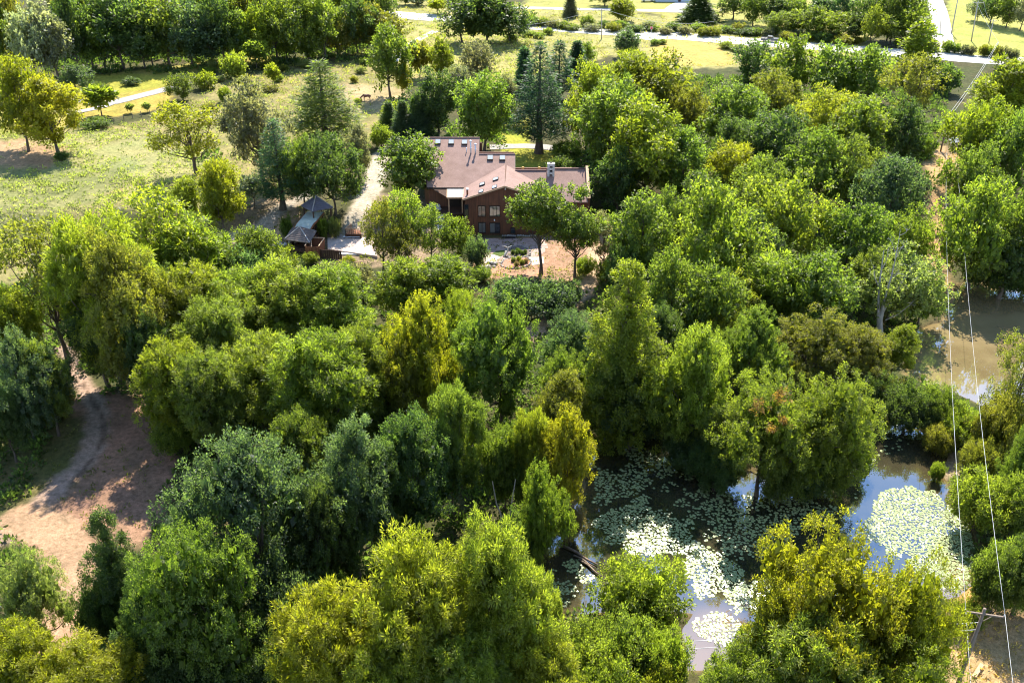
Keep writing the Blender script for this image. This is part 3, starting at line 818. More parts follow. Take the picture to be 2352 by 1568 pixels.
 ('round',1960,455,660,160,'G','green tree in the right-hand wood near the wires'),
 ('round',2050,348,570,165,'BG','dark round blue-green tree beside the power line cutting'),
 ('round',2085,460,620,130,'LG','bright green tree at the edge of the power line cutting'),
 ('tall',2000,560,720,110,'G','green tree behind the pale one near the dead tree'),
 ('tall',1690,610,800,120,'YG','yellow-green tree in the lower part of the right-hand wood'),
 ('round',1350,128,352,150,'YG','yellow-green tree right of the tall white pine'),
 ('oval',1400,165,405,145,'G','dense vine-covered column of a tree right of the house'),
 ('round',1520,112,300,175,'YG','yellow-green tree below the mown bank'),
 ('feathery',1450,110,290,120,'YG','yellow-green feathery tree behind the vine-covered column'),
 ('tall',1490,213,460,185,'YG','tall yellow-green tree above the house yard'),
 ('tall',1570,280,490,140,'G','green tree right of the tall yellow-green tree'),
 ('tall',1420,330,500,110,'DG','dark tree at the right gable end of the house'),
 ('round',1680,180,350,150,'G','green tree in the upper wood below the mown bank'),
 ('feathery',1680,325,490,110,'Y','yellow tree in the middle of the right-hand wood'),
 ('round',1600,180,330,120,'OL','olive tree in the upper wood'),
 ('round',1730,90,190,98,'DG','dark round-topped tree at the road edge'),
 ('round',1835,75,230,125,'LG','light green tree in front of the highway'),
 ('round',1920,95,240,120,'G','green tree below the highway, right of its neighbour'),
 ('round',1790,150,300,130,'OL','olive green tree in the upper wood right of the dark round-topped one'),
 ('round',2000,100,250,130,'G','mid green tree before the foot of the side road'),
 ('cone',2113,48,190,100,'YG','bright yellow-green tree beside the bend of the side road'),
 ('open',2110,115,320,140,'OL','thin olive tree above the power line cutting'),
 ('round',1890,190,360,150,'YG','yellow-green tree in the heart of the upper wood'),
 ('round',1780,240,420,160,'DG','dark leafy tree in the heart of the upper wood'),
 ('round',1990,210,390,150,'LG','light green tree left of the thin olive tree'),
 ('round',1880,280,480,160,'G','green tree above the middle of the right-hand wood'),
 ('round',1970,300,500,150,'G','mid green tree left of the round blue-green one'),
 ('tall',2085,220,400,110,'DG','dark tree at the upper end of the power line cutting'),
 ('round',1750,350,560,150,'G','green tree right of the yellow one in the wood'),
 ('round',1670,260,420,110,'DG','dark tree above the yellow one in the wood'),
 ('tall',1600,390,560,110,'DG','dark tree behind the big light green tree'),
 ('tall',1530,420,620,120,'G','mid green tree between the house and the big light green tree'),
 ('bush',2170,150,215,70,'DG','dark bush below the bend of the side road'),
 ('bush',2125,305,360,50,'LG','light green bush at the base of the highest cutting pole'),
 # --- right edge
 ('feathery',2310,125,320,160,'YG','bright willow-like tree at the right edge below the side road'),
 ('round',2255,215,420,140,'YG','yellow-green tree on the right side of the power line cutting'),
 ('round',2340,240,470,150,'G','green tree on the right edge below the willow-like one'),
 ('round',2265,395,660,190,'LG','light green tree above the muddy pond'),
 ('round',2345,380,660,160,'G','green tree on the right edge above the muddy pond'),
 ('round',2240,320,520,120,'G','mid green tree right of the small pool'),
 ('tall',2320,520,680,140,'DG','dark tree hanging over the muddy pond'),
 ('bush',2255,585,655,90,'DG','dark bush drooping into the head of the muddy pond'),
 ('bush',2318,590,668,100,'DG','dark bush at the water under the dark hanging tree'),
 ('bush',2375,590,680,90,'G','bush on the right edge at the far shore of the muddy pond'),
 ('open',2350,740,1010,150,'OL','olive tree leaning in from the right edge below the muddy pond'),
 ('bush',2310,900,1060,130,'OL','olive bush right of the wires below the muddy pond'),
 ('bush',2260,1075,1210,150,'LG','light green bush on the right bank of the lily pond'),
 ('bush',2345,1090,1230,120,'G','green bush on the right edge beside the lily pond'),
 ('round',2365,1210,1410,150,'G','green tree on the right edge above the dry clearing'),
 ('bush',2300,1240,1400,130,'G','tall green thicket under the right-hand wire above the dry clearing'),
 ('bush',2230,1370,1440,80,'LG','light green weeds at the corner of the dry clearing'),
 ('bush',2250,1010,1110,90,'OL','olive bush between the wires and the lily pond'),
 ('round',2348,960,1160,110,'G','green tree on the right edge level with the pond inlet'),
 # --- bottom right
 ('round',1900,1192,1640,330,'Y','big golden-green tree on the near shore of the lily pond'),
 ('round',2085,1240,1640,235,'Y','golden-green crown right of the biggest one on the near shore'),
 ('round',1765,1320,1660,230,'Y','golden-green crown left of the biggest one on the near shore'),
 ('feathery',1835,1425,1760,300,'LG','bright green feathery crown at the bottom edge before the golden-green trees'),
 ('round',2050,1480,1780,300,'YG','yellow-green crown at the bottom edge beside the leaning pole'),
 ('feathery',1690,1500,1740,160,'LG','light green crown at the bottom edge beside the brown shallows'),
 ('bush',1480,1275,1450,215,'LG','large bright green bush standing among the lily pads'),
 ('bush',1440,1395,1570,170,'G','green bush in front of the large one among the lily pads'),
 ('bush',1345,1425,1560,140,'G','grey-green bush on the near left shore of the lily pond'),
 ('bush',1530,1430,1600,130,'LG','light green bush beside the brown shallows'),
 ('bush',1380,1490,1650,190,'LG','light green bush at the bottom edge under the pair of wires'),
 ('bush',1520,1530,1660,130,'YG','yellow-green bush at the bottom edge beside the shallows'),
 # --- left field
 ('round',30,113,348,155,'Y','yellow tree at the left edge of the field, left of the pair'),
 ('tall',108,168,354,140,'Y','yellow-olive tree of the pair at the left of the field'),
 ('round',165,147,208,82,'BG','small dark round tree on the lawn by the gravel lane'),
 ('sapling',226,197,268,66,'LG','small lone tree on the golden lawn beside the gravel lane'),
 ('round',414,165,232,64,'G','small green tree at the end of the gravel lane'),
 ('open',435,222,402,165,'Y','lone yellow-olive tree with open limbs in the middle of the field'),
 ('tall',580,168,425,145,'GR','grey-brown leafy tree left of the pines'),
 ('pine',635,275,480,115,'PI','blue-green pine among the dark trees left of the house'),
 ('pine',740,140,340,170,'G','layered light green pine above the house drive'),
 ('round',760,295,490,150,'DG','dark tree at the edge of the white drive'),
 ('round',690,305,480,105,'G','green tree left of the dark one by the drive'),
 ('tall',820,280,420,60,'GR','pale grey-green shrubby tree right beside the white drive'),
 ('tall',890,48,222,95,'G','tall green tree with a clear trunk shading the horse'),
 ('tall',922,130,222,32,'Y','slim yellowish tree beside the tall tree shading the horse'),
 ('feathery',500,362,520,95,'Y','pale yellow tree below the lone field tree'),
 ('feathery',432,402,500,75,'YG','small yellow-green tree at the lower edge of the field'),
 ('sapling',578,400,478,56,'SV','pale silvery young tree in front of the dark pines'),
 ('sapling',585,94,158,46,'G','young tree at the edge of the far wood, left of the tuft'),
 ('sapling',707,89,143,36,'G','single young tree in the dry meadow before the far wood'),
 ('bush',535,120,180,55,'LG','light green bush in front of the far wood'),
 ('sapling',627,147,196,30,'YG','small yellow-green young tree in the meadow'),
 ('bush',470,165,205,50,'YG','yellowish bush beside the gravel lane end'),
 ('bush',515,200,235,30,'LG','little light green bush in the meadow'),
 ('sapling',297,238,260,16,'PA','pale sapling on the golden lawn, the left one of two'),
 ('sapling',337,235,258,16,'PA','pale sapling on the golden lawn, the right one of two'),
 ('bush',220,270,292,70,'G','low green bush below the lone lawn tree'),
 ('bush',140,348,368,30,'DG','little dark bush at the foot of the yellow-olive pair'),
 ('bush',300,178,196,40,'BG','dark little bush on the shaded lawn before the wood'),
 # --- behind the house
 ('sapling',962,100,180,58,'OL','thin olive tree in the meadow behind the house'),
 ('tall',1016,80,190,55,'YG','bright yellow-green tree in the meadow behind the house'),
 ('round',1095,88,200,80,'GR','grey-green tree in the meadow behind the house'),
 ('open',1055,150,230,60,'GR','grey bare-looking tree beside the grey-green one'),
 ('tall',1000,152,322,105,'DG','dark green tree behind the left end of the roof'),
 ('oval',1110,155,348,115,'G','big green tree behind the tallest roof ridge'),
 ('open',1086,198,335,50,'BR','brownish half-dead tree in front of the green tree behind the roof'),
 ('spruce',962,218,325,72,'BG','blue-grey cedar behind the roof, right one of two'),
 ('spruce',925,232,325,58,'BG','blue-grey cedar behind the roof, left one of two'),
 ('spruce',893,235,300,46,'DG','small dark cedar near the fence by the horse pasture'),
 ('bush',875,285,340,50,'LG','light green bush at the upper end of the white drive'),
 ('bush',905,235,280,60,'LG','light green bush left of the dark small cedar'),
 ('pine',1240,98,352,135,'PI','tall white pine behind the house, tallest conifer of the picture'),
 ('spruce',1205,110,245,60,'PI','dark conifer left of the tall white pine'),
 ('pine',1285,95,230,75,'PI','blue-green conifer right behind the tall white pine'),
 ('spruce',1325,95,170,50,'PI','bluish small conifer at the edge of the dry meadow'),
 ('round',1352,95,150,60,'LG','bright green tree right of the bluish conifer'),
 ('bush',1180,230,290,60,'GR','grey brushy thicket behind the house lawn'),
 ('open',1165,170,265,55,'GR','grey thin tree beside the gap to the lawn'),
 ('bush',1300,320,372,70,'G','green bush at the edge of the house lawn'),
 ('bush',1290,360,410,60,'DG','dark bush at the right wing of the house'),
 ('oval',1440,65,132,50,'BG','blue-green rounded tree at the junction by the stop sign'),
 # --- far
 ('round',1060,-5,98,120,'DG','dark wood-edge tree beside the highway, left of the three'),
 ('oval',1115,-40,100,110,'DG','tallest dark tree of the three beside the highway'),
 ('round',1170,5,96,100,'DG','dark wood-edge tree beside the highway, right of the three'),
 ('sapling',1005,0,34,34,'YG','small yellow tree at the far side of the highway'),
 ('spruce',1311,-20,40,32,'GR','narrow dark conifer between the two roads'),
 ('oval',1430,-8,50,52,'YG','bright green tree on the verge between the two roads'),
 ('spruce',1606,-15,50,80,'DG','broad dark cone-shaped evergreen by the far driveway'),
 ('round',1390,-30,14,60,'DG','dark tree at the top edge above the frontage road'),
]
# the woods at the top: rows of trees of the same kind
FARROWS = []
rr = random.Random(11)
for k in range(19):                                     # the long dark wood above the field, front row
    FARROWS.append((rr.choice(['round','tall','round']), 190+k*39+rr.uniform(-12,12), rr.uniform(-35,22)+max(0,k-13)*5, 160-k*1.6-(k > 14)*8+rr.uniform(-4,4), rr.uniform(75,125), rr.choice(['DG','DG','BG','G','G','OL']) if k < 8 else rr.choice(['DG','G','G','LG','OL','YG']), 'a'))
for k in range(17):
    FARROWS.append((rr.choice(['round','tall']), 150+k*45+rr.uniform(-15,15), rr.uniform(-65,-30), 118-k*2+rr.uniform(-5,5), rr.uniform(75,105), rr.choice(['DG','G','OL','YG','LG']), 'b'))
for k in range(5):                                      # its silver-grey left end
    FARROWS.append(('round' if k != 3 else 'tall', -20+k*42+rr.uniform(-8,8), [-25,-35,15,-10,-30][k], [190,178,192,186,172][k], 92, ['G','OL','SV','SV','DG'][k], 'c'))
for k in range(9):                                      # wood right of the far evergreen
    FARROWS.append((rr.choice(['tall','round']), 1680+k*52+rr.uniform(-10,10), rr.uniform(-40,-15), 50+k*6+rr.uniform(-5,5), rr.uniform(60,85), rr.choice(['DG','DG','G','BG']), 'd'))
for k in range(8):
    FARROWS.append((rr.choice(['round','round','tall']), 1780+k*46+rr.uniform(-10,10), rr.uniform(5,30), 78+k*4.5+rr.uniform(-4,4), rr.uniform(55,80), rr.choice(['G','LG','LG','DG']), 'e'))
for k in range(4):
    FARROWS.append(('round', 2255+k*34+rr.uniform(-6,6), rr.uniform(-25,-5), 48+k*8, rr.uniform(50,70), rr.choice(['G','DG','SV']), 'f'))
for k in range(5):                                      # beyond the highway at the left
    FARROWS.append(('round', 925+k*34+rr.uniform(-8,8), rr.uniform(-25,-8), 14+rr.uniform(-3,3), rr.uniform(36,52), rr.choice(['G','LG','DG']), 'g'))
FGROUP = {'a':('trees of the long dark wood above the field','in the front row of the long wood','from its left end'),
 'b':('trees deeper in the long wood','top behind the long wood at top left','from the left'),
 'c':('trees at the silver-grey end of the wood','at the greyish top left end of the wood','from the edge'),
 'd':('tall dark trees at the top right','in the back row of the top right wood','from the left'),
 'e':('roadside trees at the top right','before the dark wood above the highway','from the left'),
 'f':('trees in the top right corner','beyond the grass in the top right corner','from the left'),
 'g':('small trees beyond the highway','on the far side of the highway, top middle','from the left')}
CNAME = {'DG':'dark green','G':'mid green','BG':'blue-green','OL':'olive','YG':'yellow-green','LG':'light green','SV':'silvery grey'}
ORD = ['first','second','third','fourth','fifth','sixth','seventh','eighth','ninth','tenth','eleventh','twelfth','thirteenth','fourteenth','fifteenth','sixteenth','seventeenth','eighteenth','nineteenth','twentieth']
for t in TREES:
    k, u, vt, vb, w, c, lab = t[:7]
    tree(t[7] if len(t) > 7 else k, u, vt, vb, w, c, lab, name='shrub' if k == 'bush' else None)
for g in FGROUP:
    for i, (k, u, vt, vb, w, c, _) in enumerate(sorted([t for t in FARROWS if t[6] == g], key=lambda t: t[1])):
        tree(k, u, vt, vb, w, c, '%s tree %s, %s %s' % (CNAME[c], FGROUP[g][1], ORD[i], FGROUP[g][2]), FGROUP[g][0])
rr = random.Random(15)
for k in range(22):
    u, v = rr.uniform(470,850), rr.uniform(150,270)
    if 560 < u < 690 and v > 215: continue
    tree('bush', u, v-rr.uniform(10,22), v, rr.uniform(16,36), rr.choice(['LG','G','OL','PA']), 'low weedy shrub in the dry meadow between the field and the horse', 'low shrubs in the dry meadow', 'shrub')
# the hedge of shrubs on the cutting between the two roads
rr = random.Random(5)
for k in range(34):
    u = 1205+k*23+rr.uniform(-8,8); b = 58+(u-1205)*.048+rr.uniform(-7,7)
    if k > 26: b += 4
    tree('bush', u, b-rr.uniform(15,26), b, rr.uniform(26,40), rr.choice(['DG','G','OL','GR','G']), 'scrubby shrub on the bank between the highway and the frontage road', 'shrubs on the roadside bank', 'shrub')
for u, v, w in ((1175,92,30),(1215,84,34),(1240,88,26),(1260,80,24),(1700,118,40),(1668,112,30),(1740,120,30),(1505,104,22),(1520,102,20)):
    tree('bush', u, v-rr.uniform(10,18), v, w, rr.choice(['G','LG']), 'low green shrub on the near side of the highway', 'shrubs on the near verge of the highway', 'shrub')
for k in range(16):
    u = 2060+k*18+rr.uniform(-8,8); 
    tree('bush', u, 100+k*1.5-rr.uniform(8,16), 106+k*2.2, rr.uniform(18,30), rr.choice(['OL','GR','G']), 'brownish scrub along the verge by the side road', 'scrub by the side road', 'shrub')

# ------------------------------------------------------------------ the grey dead tree by the muddy pond
def dead_tree():
    b = at(2020, 775); y = b.y
    root = thing('dead_tree', 'bare grey dead tree with forked limbs by the muddy pond', 'tree', b)
    q = lambda u, v, dy=0: np.array(GY(u, v, y+dy)-b)
    r = np.random.default_rng(4)
    tr = [(np.array([q(2020,775), q(2021,735), q(2026,715)]), .42, .32)]
    tr += [(np.array([q(2019,770), q(2017,715), q(2019,660), q(2024,620), q(2030,575)]), .26, .05)]
    link('trunk', limb_mesh('trunk', tr, BARK, 8), root).color = (.30,.28,.25,1)
    br = [([ (2026,715,0),(2042,690,.5),(2060,668,1),(2076,640,1.2)], .24, .05), ([(2026,715,0),(2034,680,-.5),(2046,640,-1),(2058,590,-.6),(2068,527,0)], .22, .03),
          ([(2060,668,1),(2085,658,1.4),(2108,640,1.8)], .11, .03), ([(2046,640,-1),(2060,630,-1.4),(2074,628,-1.8)], .07, .02), ([(2019,660,0),(2010,640,.4),(2006,610,.8)], .09, .02),
          ([(2024,620,0),(2036,600,.3),(2040,570,.6)], .07, .02), ([(2058,590,-.6),(2070,570,-.8),(2085,560,-1)], .06, .02), ([(2034,735,0),(2062,722,-1),(2090,700,-1.6),(2100,690,-2)], .10, .02),
          ([(2058,590,-.6),(2050,560,-.2),(2040,545,.2)], .05, .015), ([(2068,540,0),(2080,535,.3),(2086,524,.3)], .04, .01), ([(2076,640,1.2),(2088,625,1.4),(2092,610,1.5)], .05, .015), ([(2085,658,1.4),(2090,640,1.4),(2096,620,1.5)], .05, .015)]
    L = [(np.array([q(*a) for a in pts]), ra, rb) for pts, ra, rb in br]
    for pts, ra, rb in list(L):
        for k in range(5):
            t = r.uniform(.4,1); i = min(len(pts)-2, int(t*(len(pts)-1))); a = pts[i]*(1-(t*(len(pts)-1) % 1))+pts[i+1]*(t*(len(pts)-1) % 1)
            e = a+rdir(r,1)[0]*np.array([1,1,.6])*r.uniform(.5,1.6)+np.array([0,0,.5]); L.append((curve(r,a,e,4,.06), .025, .01))
    link('branches', limb_mesh('branches', L, BARK, 5), root).color = (.30,.28,.25,1)
dead_tree()
# a few boughs of the pond-side tree have turned orange-red
for o_ in list(bpy.data.objects):
    if o_.get('label', '').startswith('light green pond-side tree with a few'):
        for (u_, v_, s_) in ((1742,935,.38),(1792,910,.42),(1800,965,.32),(1770,985,.28)):
            a_ = -o_.rotation_euler.z; k_ = o_.scale.x
            p_ = GY(u_, v_, o_.location.y-4.3)-o_.location
            v_ = Vector((p_.x*math.cos(a_)-p_.y*math.sin(a_), p_.x*math.sin(a_)+p_.y*math.cos(a_), p_.z))
            c_ = link('orange_bough', bough_mesh(int(u_)), o_, (v_.x/k_, v_.y/k_, v_.z/o_.scale.z)); c_.scale = (s_*1.9/k_, s_*1.9/k_, s_*1.9/o_.scale.z)
            c_.color = (.15,.09,.025,1); c_['label'] = 'bough of orange-red leaves'; c_['kind'] = 'stuff'
for (u, vb, pts, lab) in ((1155,1228,[(1155,1228),(1150,1180),(1140,1155),(1131,1105)],'pale bare stem rising out of the shade in the centre, left one of two'),
                          (1180,1240,[(1180,1240),(1170,1195),(1176,1150),(1184,1100)],'pale bare stem rising out of the shade in the centre, right one of two')):
    b = at(u, vb); root = thing('dead_tree', lab, 'dead tree', b)
    o = link('trunk', limb_mesh('trunk', [(np.array([np.array(GY(x, yv, b.y)-b) for x, yv in pts]), .14, .05)], BARK), root); o.color = (.38,.33,.27,1)
# fallen logs in the pond
LOGM = simple('driftwood', (.12,.08,.055), (.26,.2,.15), 4, .9, .1, (1,1,3), .5)
for a, b_, r_, lab in (((1290,1252),(1372,1296),.17,'longest fallen log reaching from the shore into the lily pond'),((1318,1275),(1368,1303),.12,'short log lying below the longest one in the lily pond'),((1330,1285),(1385,1325),.13,'mossy log beside the large bush among the lily pads'),
                       ((2005,960),(2035,935),.11,'thin pale log at the inlet of the lily pond')):
    p, q = GZ(*a, -.12), GZ(*b_, -.06)
    o = MB().tube([p, p.lerp(q,.35)+Vector((.05,.1,.05)), p.lerp(q,.7)+Vector((0,-.08,.03)), q], [r_, r_*.9, r_*.75, r_*.5], 7).build('fallen_log', LOGM, None, True)
    tag(o, lab, 'log')

# ------------------------------------------------------------------ undergrowth and weeds: masses nobody could count
def foliage_mass(name, polys, n, cols, size, per, ll, lw, zone_avoid=(), hgt=.6, seed=1, mode='undergrowth'):
    r = np.random.default_rng(seed)
    P = []; 
    areas = []
    for L in polys:
        q = xy(L); areas.append(abs(np.sum(q[:,0]*np.roll(q[:,1],-1)-np.roll(q[:,0],-1)*q[:,1]))/2)
    tot = sum(areas)
    for L, a in zip(polys, areas):
        q = xy(L); m = int(n*a/tot); lo, hi = q.min(0), q.max(0)
        pts = r.uniform(lo, hi, (m*4,2)); d = sdist(q, pts[:,0], pts[:,1])
        pts = pts[d < 0][:m]; P.append(pts)
    P = np.concatenate(P)
    ok = np.ones(len(P), bool)
    for Q, mar in zone_avoid:
        ok &= sdist(Q, P[:,0], P[:,1]) > mar
    for nm, L, hwid, *_ in ZONES:
        if nm in ('dirt_path','gravel_drive'): ok &= sdist(xy(L), P[:,0], P[:,1], False) > hwid+.3
        elif nm in ('dirt_yard','lawn') and mode == 'undergrowth': ok &= sdist(xy(L), P[:,0], P[:,1]) > -.5
        elif nm == 'lawn': ok &= sdist(xy(L), P[:,0], P[:,1]) > -.5
        elif nm == 'dirt_yard' and name == 'meadow_weeds': ok &= (sdist(xy(L), P[:,0], P[:,1]) > -.5) | (r.uniform(0,1,len(P)) < .12)
    if mode != 'undergrowth':
        ok &= (wob(P[:,0], P[:,1], 3.2, 2.0)+.7*wob(P[:,0], P[:,1], 9.0, 1.0)) > r.uniform(-1.2,.8,len(P))
    ok &= ~((np.abs(P[:,0]) < 17) & (P[:,1] > 157) & (P[:,1] < 177))
    P = P[ok]; n = len(P)
    sc = r.uniform(.5,1.35,n)*size
    z = height(P[:,0], P[:,1])
    C = np.stack([P[:,0],P[:,1],z],1)
    k = per
    d = rdir(r, n*k, .0); rad = r.uniform(.35,1,(n*k,1))**.6
    S = np.repeat(sc,k)[:,None]
    pos = np.repeat(C,k,0)+d*rad*S*np.array([1,1,hgt])[None]
    D = unit(d+np.array([0,0,.4])[None]+rdir(r,n*k)*.5)
    nn = unit(np.array([0,0,.6])[None]+rdir(r,n*k)*.8); s = unit(np.cross(D,nn))
    l_ = (ll*r.uniform(.6,1.4,(n*k,1)))*np.repeat(sc/size,k)[:,None]**.4; w_ = l_*lw/ll
    V = np.stack([pos, pos+D*l_*.5+s*w_*.5, pos+D*l_, pos+D*l_*.5-s*w_*.5],1).reshape(-1,3)
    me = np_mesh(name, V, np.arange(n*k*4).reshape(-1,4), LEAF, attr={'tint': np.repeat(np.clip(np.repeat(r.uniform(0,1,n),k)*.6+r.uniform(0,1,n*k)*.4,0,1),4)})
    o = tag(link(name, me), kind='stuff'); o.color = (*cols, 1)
    return o
AV = [(P, .4) for P in POND_XY]
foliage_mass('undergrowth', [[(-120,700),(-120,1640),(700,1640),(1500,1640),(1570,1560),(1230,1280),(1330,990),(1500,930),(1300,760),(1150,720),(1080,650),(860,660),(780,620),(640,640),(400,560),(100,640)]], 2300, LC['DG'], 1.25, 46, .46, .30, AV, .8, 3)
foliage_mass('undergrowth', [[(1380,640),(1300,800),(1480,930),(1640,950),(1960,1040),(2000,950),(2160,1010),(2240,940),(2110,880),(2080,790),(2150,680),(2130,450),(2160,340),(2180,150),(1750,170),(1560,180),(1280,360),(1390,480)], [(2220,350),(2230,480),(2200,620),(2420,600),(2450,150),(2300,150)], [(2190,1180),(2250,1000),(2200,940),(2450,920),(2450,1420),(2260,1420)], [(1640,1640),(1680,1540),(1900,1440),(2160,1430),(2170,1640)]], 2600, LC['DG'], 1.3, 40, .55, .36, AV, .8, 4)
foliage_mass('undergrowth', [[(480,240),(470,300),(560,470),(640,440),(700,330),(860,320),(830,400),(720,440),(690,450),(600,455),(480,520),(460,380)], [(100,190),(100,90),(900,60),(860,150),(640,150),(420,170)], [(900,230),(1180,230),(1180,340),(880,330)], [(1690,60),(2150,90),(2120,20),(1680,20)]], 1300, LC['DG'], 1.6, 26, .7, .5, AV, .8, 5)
foliage_mass('meadow_weeds', [ZONES[1][1], ZONES[3][1], [(-150,390),(-150,640),(60,640),(250,500),(330,420),(330,370)]], 5200, LC['PA'], .75, 14, .42, .2, AV, .5, 6, 'weeds')
foliage_mass('meadow_weeds', [ZONES[4][1], [(480,130),(480,230),(860,260),(880,100)]], 3000, (.15,.14,.05), .8, 11, .55, .2, AV, .5, 7, 'weeds')
foliage_mass('dry_weeds', [[(2120,340),(2210,350),(2215,470),(2170,690),(2130,620),(2140,450)], [(2165,1400),(2240,1400),(2400,1430),(2400,1640),(2150,1640)]], 420, (.22,.15,.07), .5, 12, .34, .12, AV, .6, 8, 'weeds')
foliage_mass('yard_weeds', [[(1085,560),(1150,610),(1230,620),(1430,560),(1440,620),(1300,720),(1080,660)], [(560,500),(720,450),(1000,480),(1010,620),(740,610),(600,570)]], 520, (.10,.11,.03), .5, 16, .3, .16, AV, .7, 19, 'weeds')
foliage_mass('path_weeds', [[(0,1000),(200,900),(420,960),(400,1150),(320,1260),(180,1640),(80,1640),(-80,1180)], [(1100,550),(1420,540),(1440,620),(1300,700),(1100,650)], [(600,480),(1060,480),(1010,610),(600,610)]], 1000, (.09,.095,.03), .38, 10, .26, .12, AV, .6, 9, 'weeds')
# ------------------------------------------------------------------ the wooden house
def shingle_mat(name, ca, cb):
    m, n, l, p = new_mat(name)
    f = noise(n, l, .5, 6, 'Object', .7); g = noise(n, l, 9, 3, 'Object', .8, (1,1,2.5))
    c = ramp(n, l, f, .35, .65, ca, cb)
    c = mixc(n, l, .7, c, ramp(n, l, g, .35, .65, (.6,.6,.6), (1.35,1.32,1.3)), 'MULTIPLY')
    l.new(c, p.inputs['Base Color']); p.inputs['Roughness'].default_value = .85; p.inputs['Specular IOR Level'].default_value = .25
    bump(n, l, g, p, .6, .03); return m
ROOF = shingle_mat('roof_shingles', (.195,.120,.095), (.25,.16,.13))
ROOFP = shingle_mat('wing_shingles', (.21,.132,.106), (.262,.17,.14))
def siding_mat():
    m, n, l, p = new_mat('stained_siding')
    f = noise(n, l, 2.2, 6, 'Object', .7, (2.2,2.2,.12)); g = noise(n, l, .5, 4, 'Object', .6)
    c = ramp(n, l, f, .3, .7, (.07,.028,.014), (.18,.072,.034))
    c = mixc(n, l, .5, c, ramp(n, l, g, .3, .7, (.6,.6,.6), (1.3,1.25,1.2)), 'MULTIPLY')
    l.new(c, p.inputs['Base Color']); p.inputs['Roughness'].default_value = .75; bump(n, l, f, p, .4, .02); return m
SIDING = siding_mat()
FASCIA = simple('tan_fascia', (.42,.27,.15), (.52,.35,.21), 2, .7)
DARKTRIM = simple('dark_trim', (.02,.014,.011), (.035,.024,.018), 3, .6)
WHITEISH = simple('pale_metal', (.55,.56,.58), (.68,.68,.68), 4, .35, .5, None, .05)
STONEW = simple('white_stone', (.38,.36,.32), (.62,.59,.53), 4.5, .9, .2, None, .8)
STONEG = simple('grey_stone', (.20,.18,.165), (.40,.37,.33), 3.5, .9, .2, None, .8)
STONEP = simple('pink_flagstone', (.28,.19,.155), (.40,.29,.24), 1.4, .9, .2, None, .4)
WOODL = simple('pale_timber', (.38,.23,.13), (.52,.34,.2), 3, .75, .2, (1,1,.2), .3)
WOODR = simple('red_timber', (.16,.06,.03), (.27,.11,.055), 3, .75, .2, (2,2,.2), .3)
WOODD = simple('dark_timber', (.055,.03,.02), (.10,.055,.035), 3, .8, .2, (2,2,.2), .3)
SANDC = simple('sand_concrete', (.46,.36,.27), (.58,.46,.35), 1.0, .9, .2, None, .2)
def glass_mat(name, c, rough=.04, ior=1.9):
    m, n, l, p = new_mat(name); p.inputs['Base Color'].default_value = (*c,1); p.inputs['Roughness'].default_value = rough
    p.inputs['IOR'].default_value = ior; return m
GLASS = glass_mat('window_glass', (.02,.025,.03)); GLASSB = glass_mat('pale_glass', (.13,.13,.12)); SKYG = glass_mat('skylight_glass', (.30,.32,.34), .12, 1.8)  # the second glass has a lighter grey base colour
BLACK = simple('opening_dark', (.008,.007,.006), (.012,.01,.009), 2, .9, .1, None, 0)

HX, HY = -1.25, 158.46
house = thing('wooden_house', 'brown timber house with reddish shingle roofs and a tall front gable, among the trees', 'house', (HX, 165, 0))
# walls
m = MB().slab([(-8.24,HY,-.3),(5.74,HY,-.3),(5.74,HY,6.75),(HX,HY,9.05),(-8.24,HY,6.75)], (0,.3,0))
m.build('front_wall', SIDING, house)
m = MB().box((-8.09,163.7,3.2),(.3,9.9,7)).box((5.59,163.3,3.2),(.3,9.1,7)); m.build('side_wall', SIDING, house)
m = MB()
x = -8.1
while x < 5.7:
    ztop = 9.0-abs(x-HX)*.327-.12
    m.box((x, HY-.025, (ztop-.3)/2), (.055,.05,ztop+.3)); x += .405
m.build('battens', SIDING, house, kind='stuff')
m = MB().slab([(-16.2,168.3,2.6),(-15,164.4,2.6),(-15,164.4,6.9),(-16.2,168.3,8.5)], (.25,0,0))
m.box((-11.8,164.55,4.7),(6.4,.25,4.6)).slab([(-16.4,176.5,2.5),(-16.2,168.3,2.5),(-16.2,168.3,8.4),(-16.4,176.0,11.9)], (.25,0,0))
m.slab([(.4,171.7,2),(.4,164,2),(.4,164,6.9),(.4,171.7,10.2)], (-.25,0,0)).slab([(-6.3,176.1,2),(-6.3,171.5,2),(-6.3,171.5,10.1),(-6.3,176.1,12)], (-.25,0,0))
m.box((-11,180,6),(10.4,.3,8)).box((-3,175.6,5.5),(6.6,.3,8)); m.build('main_wall', SIDING, house)
m = MB().box((9.6,161.0,2.4),(7.6,.3,5.4)).box((6.6,174,3.5),(13,.3,7)); m.slab([(13.45,160.6,-.2),(13.45,174,-.2),(13.45,174,6.1),(13.45,167.5,9.5),(13.45,160.6,6.0)], (.38,0,0)); m.build('right_wing_wall', SIDING, house)
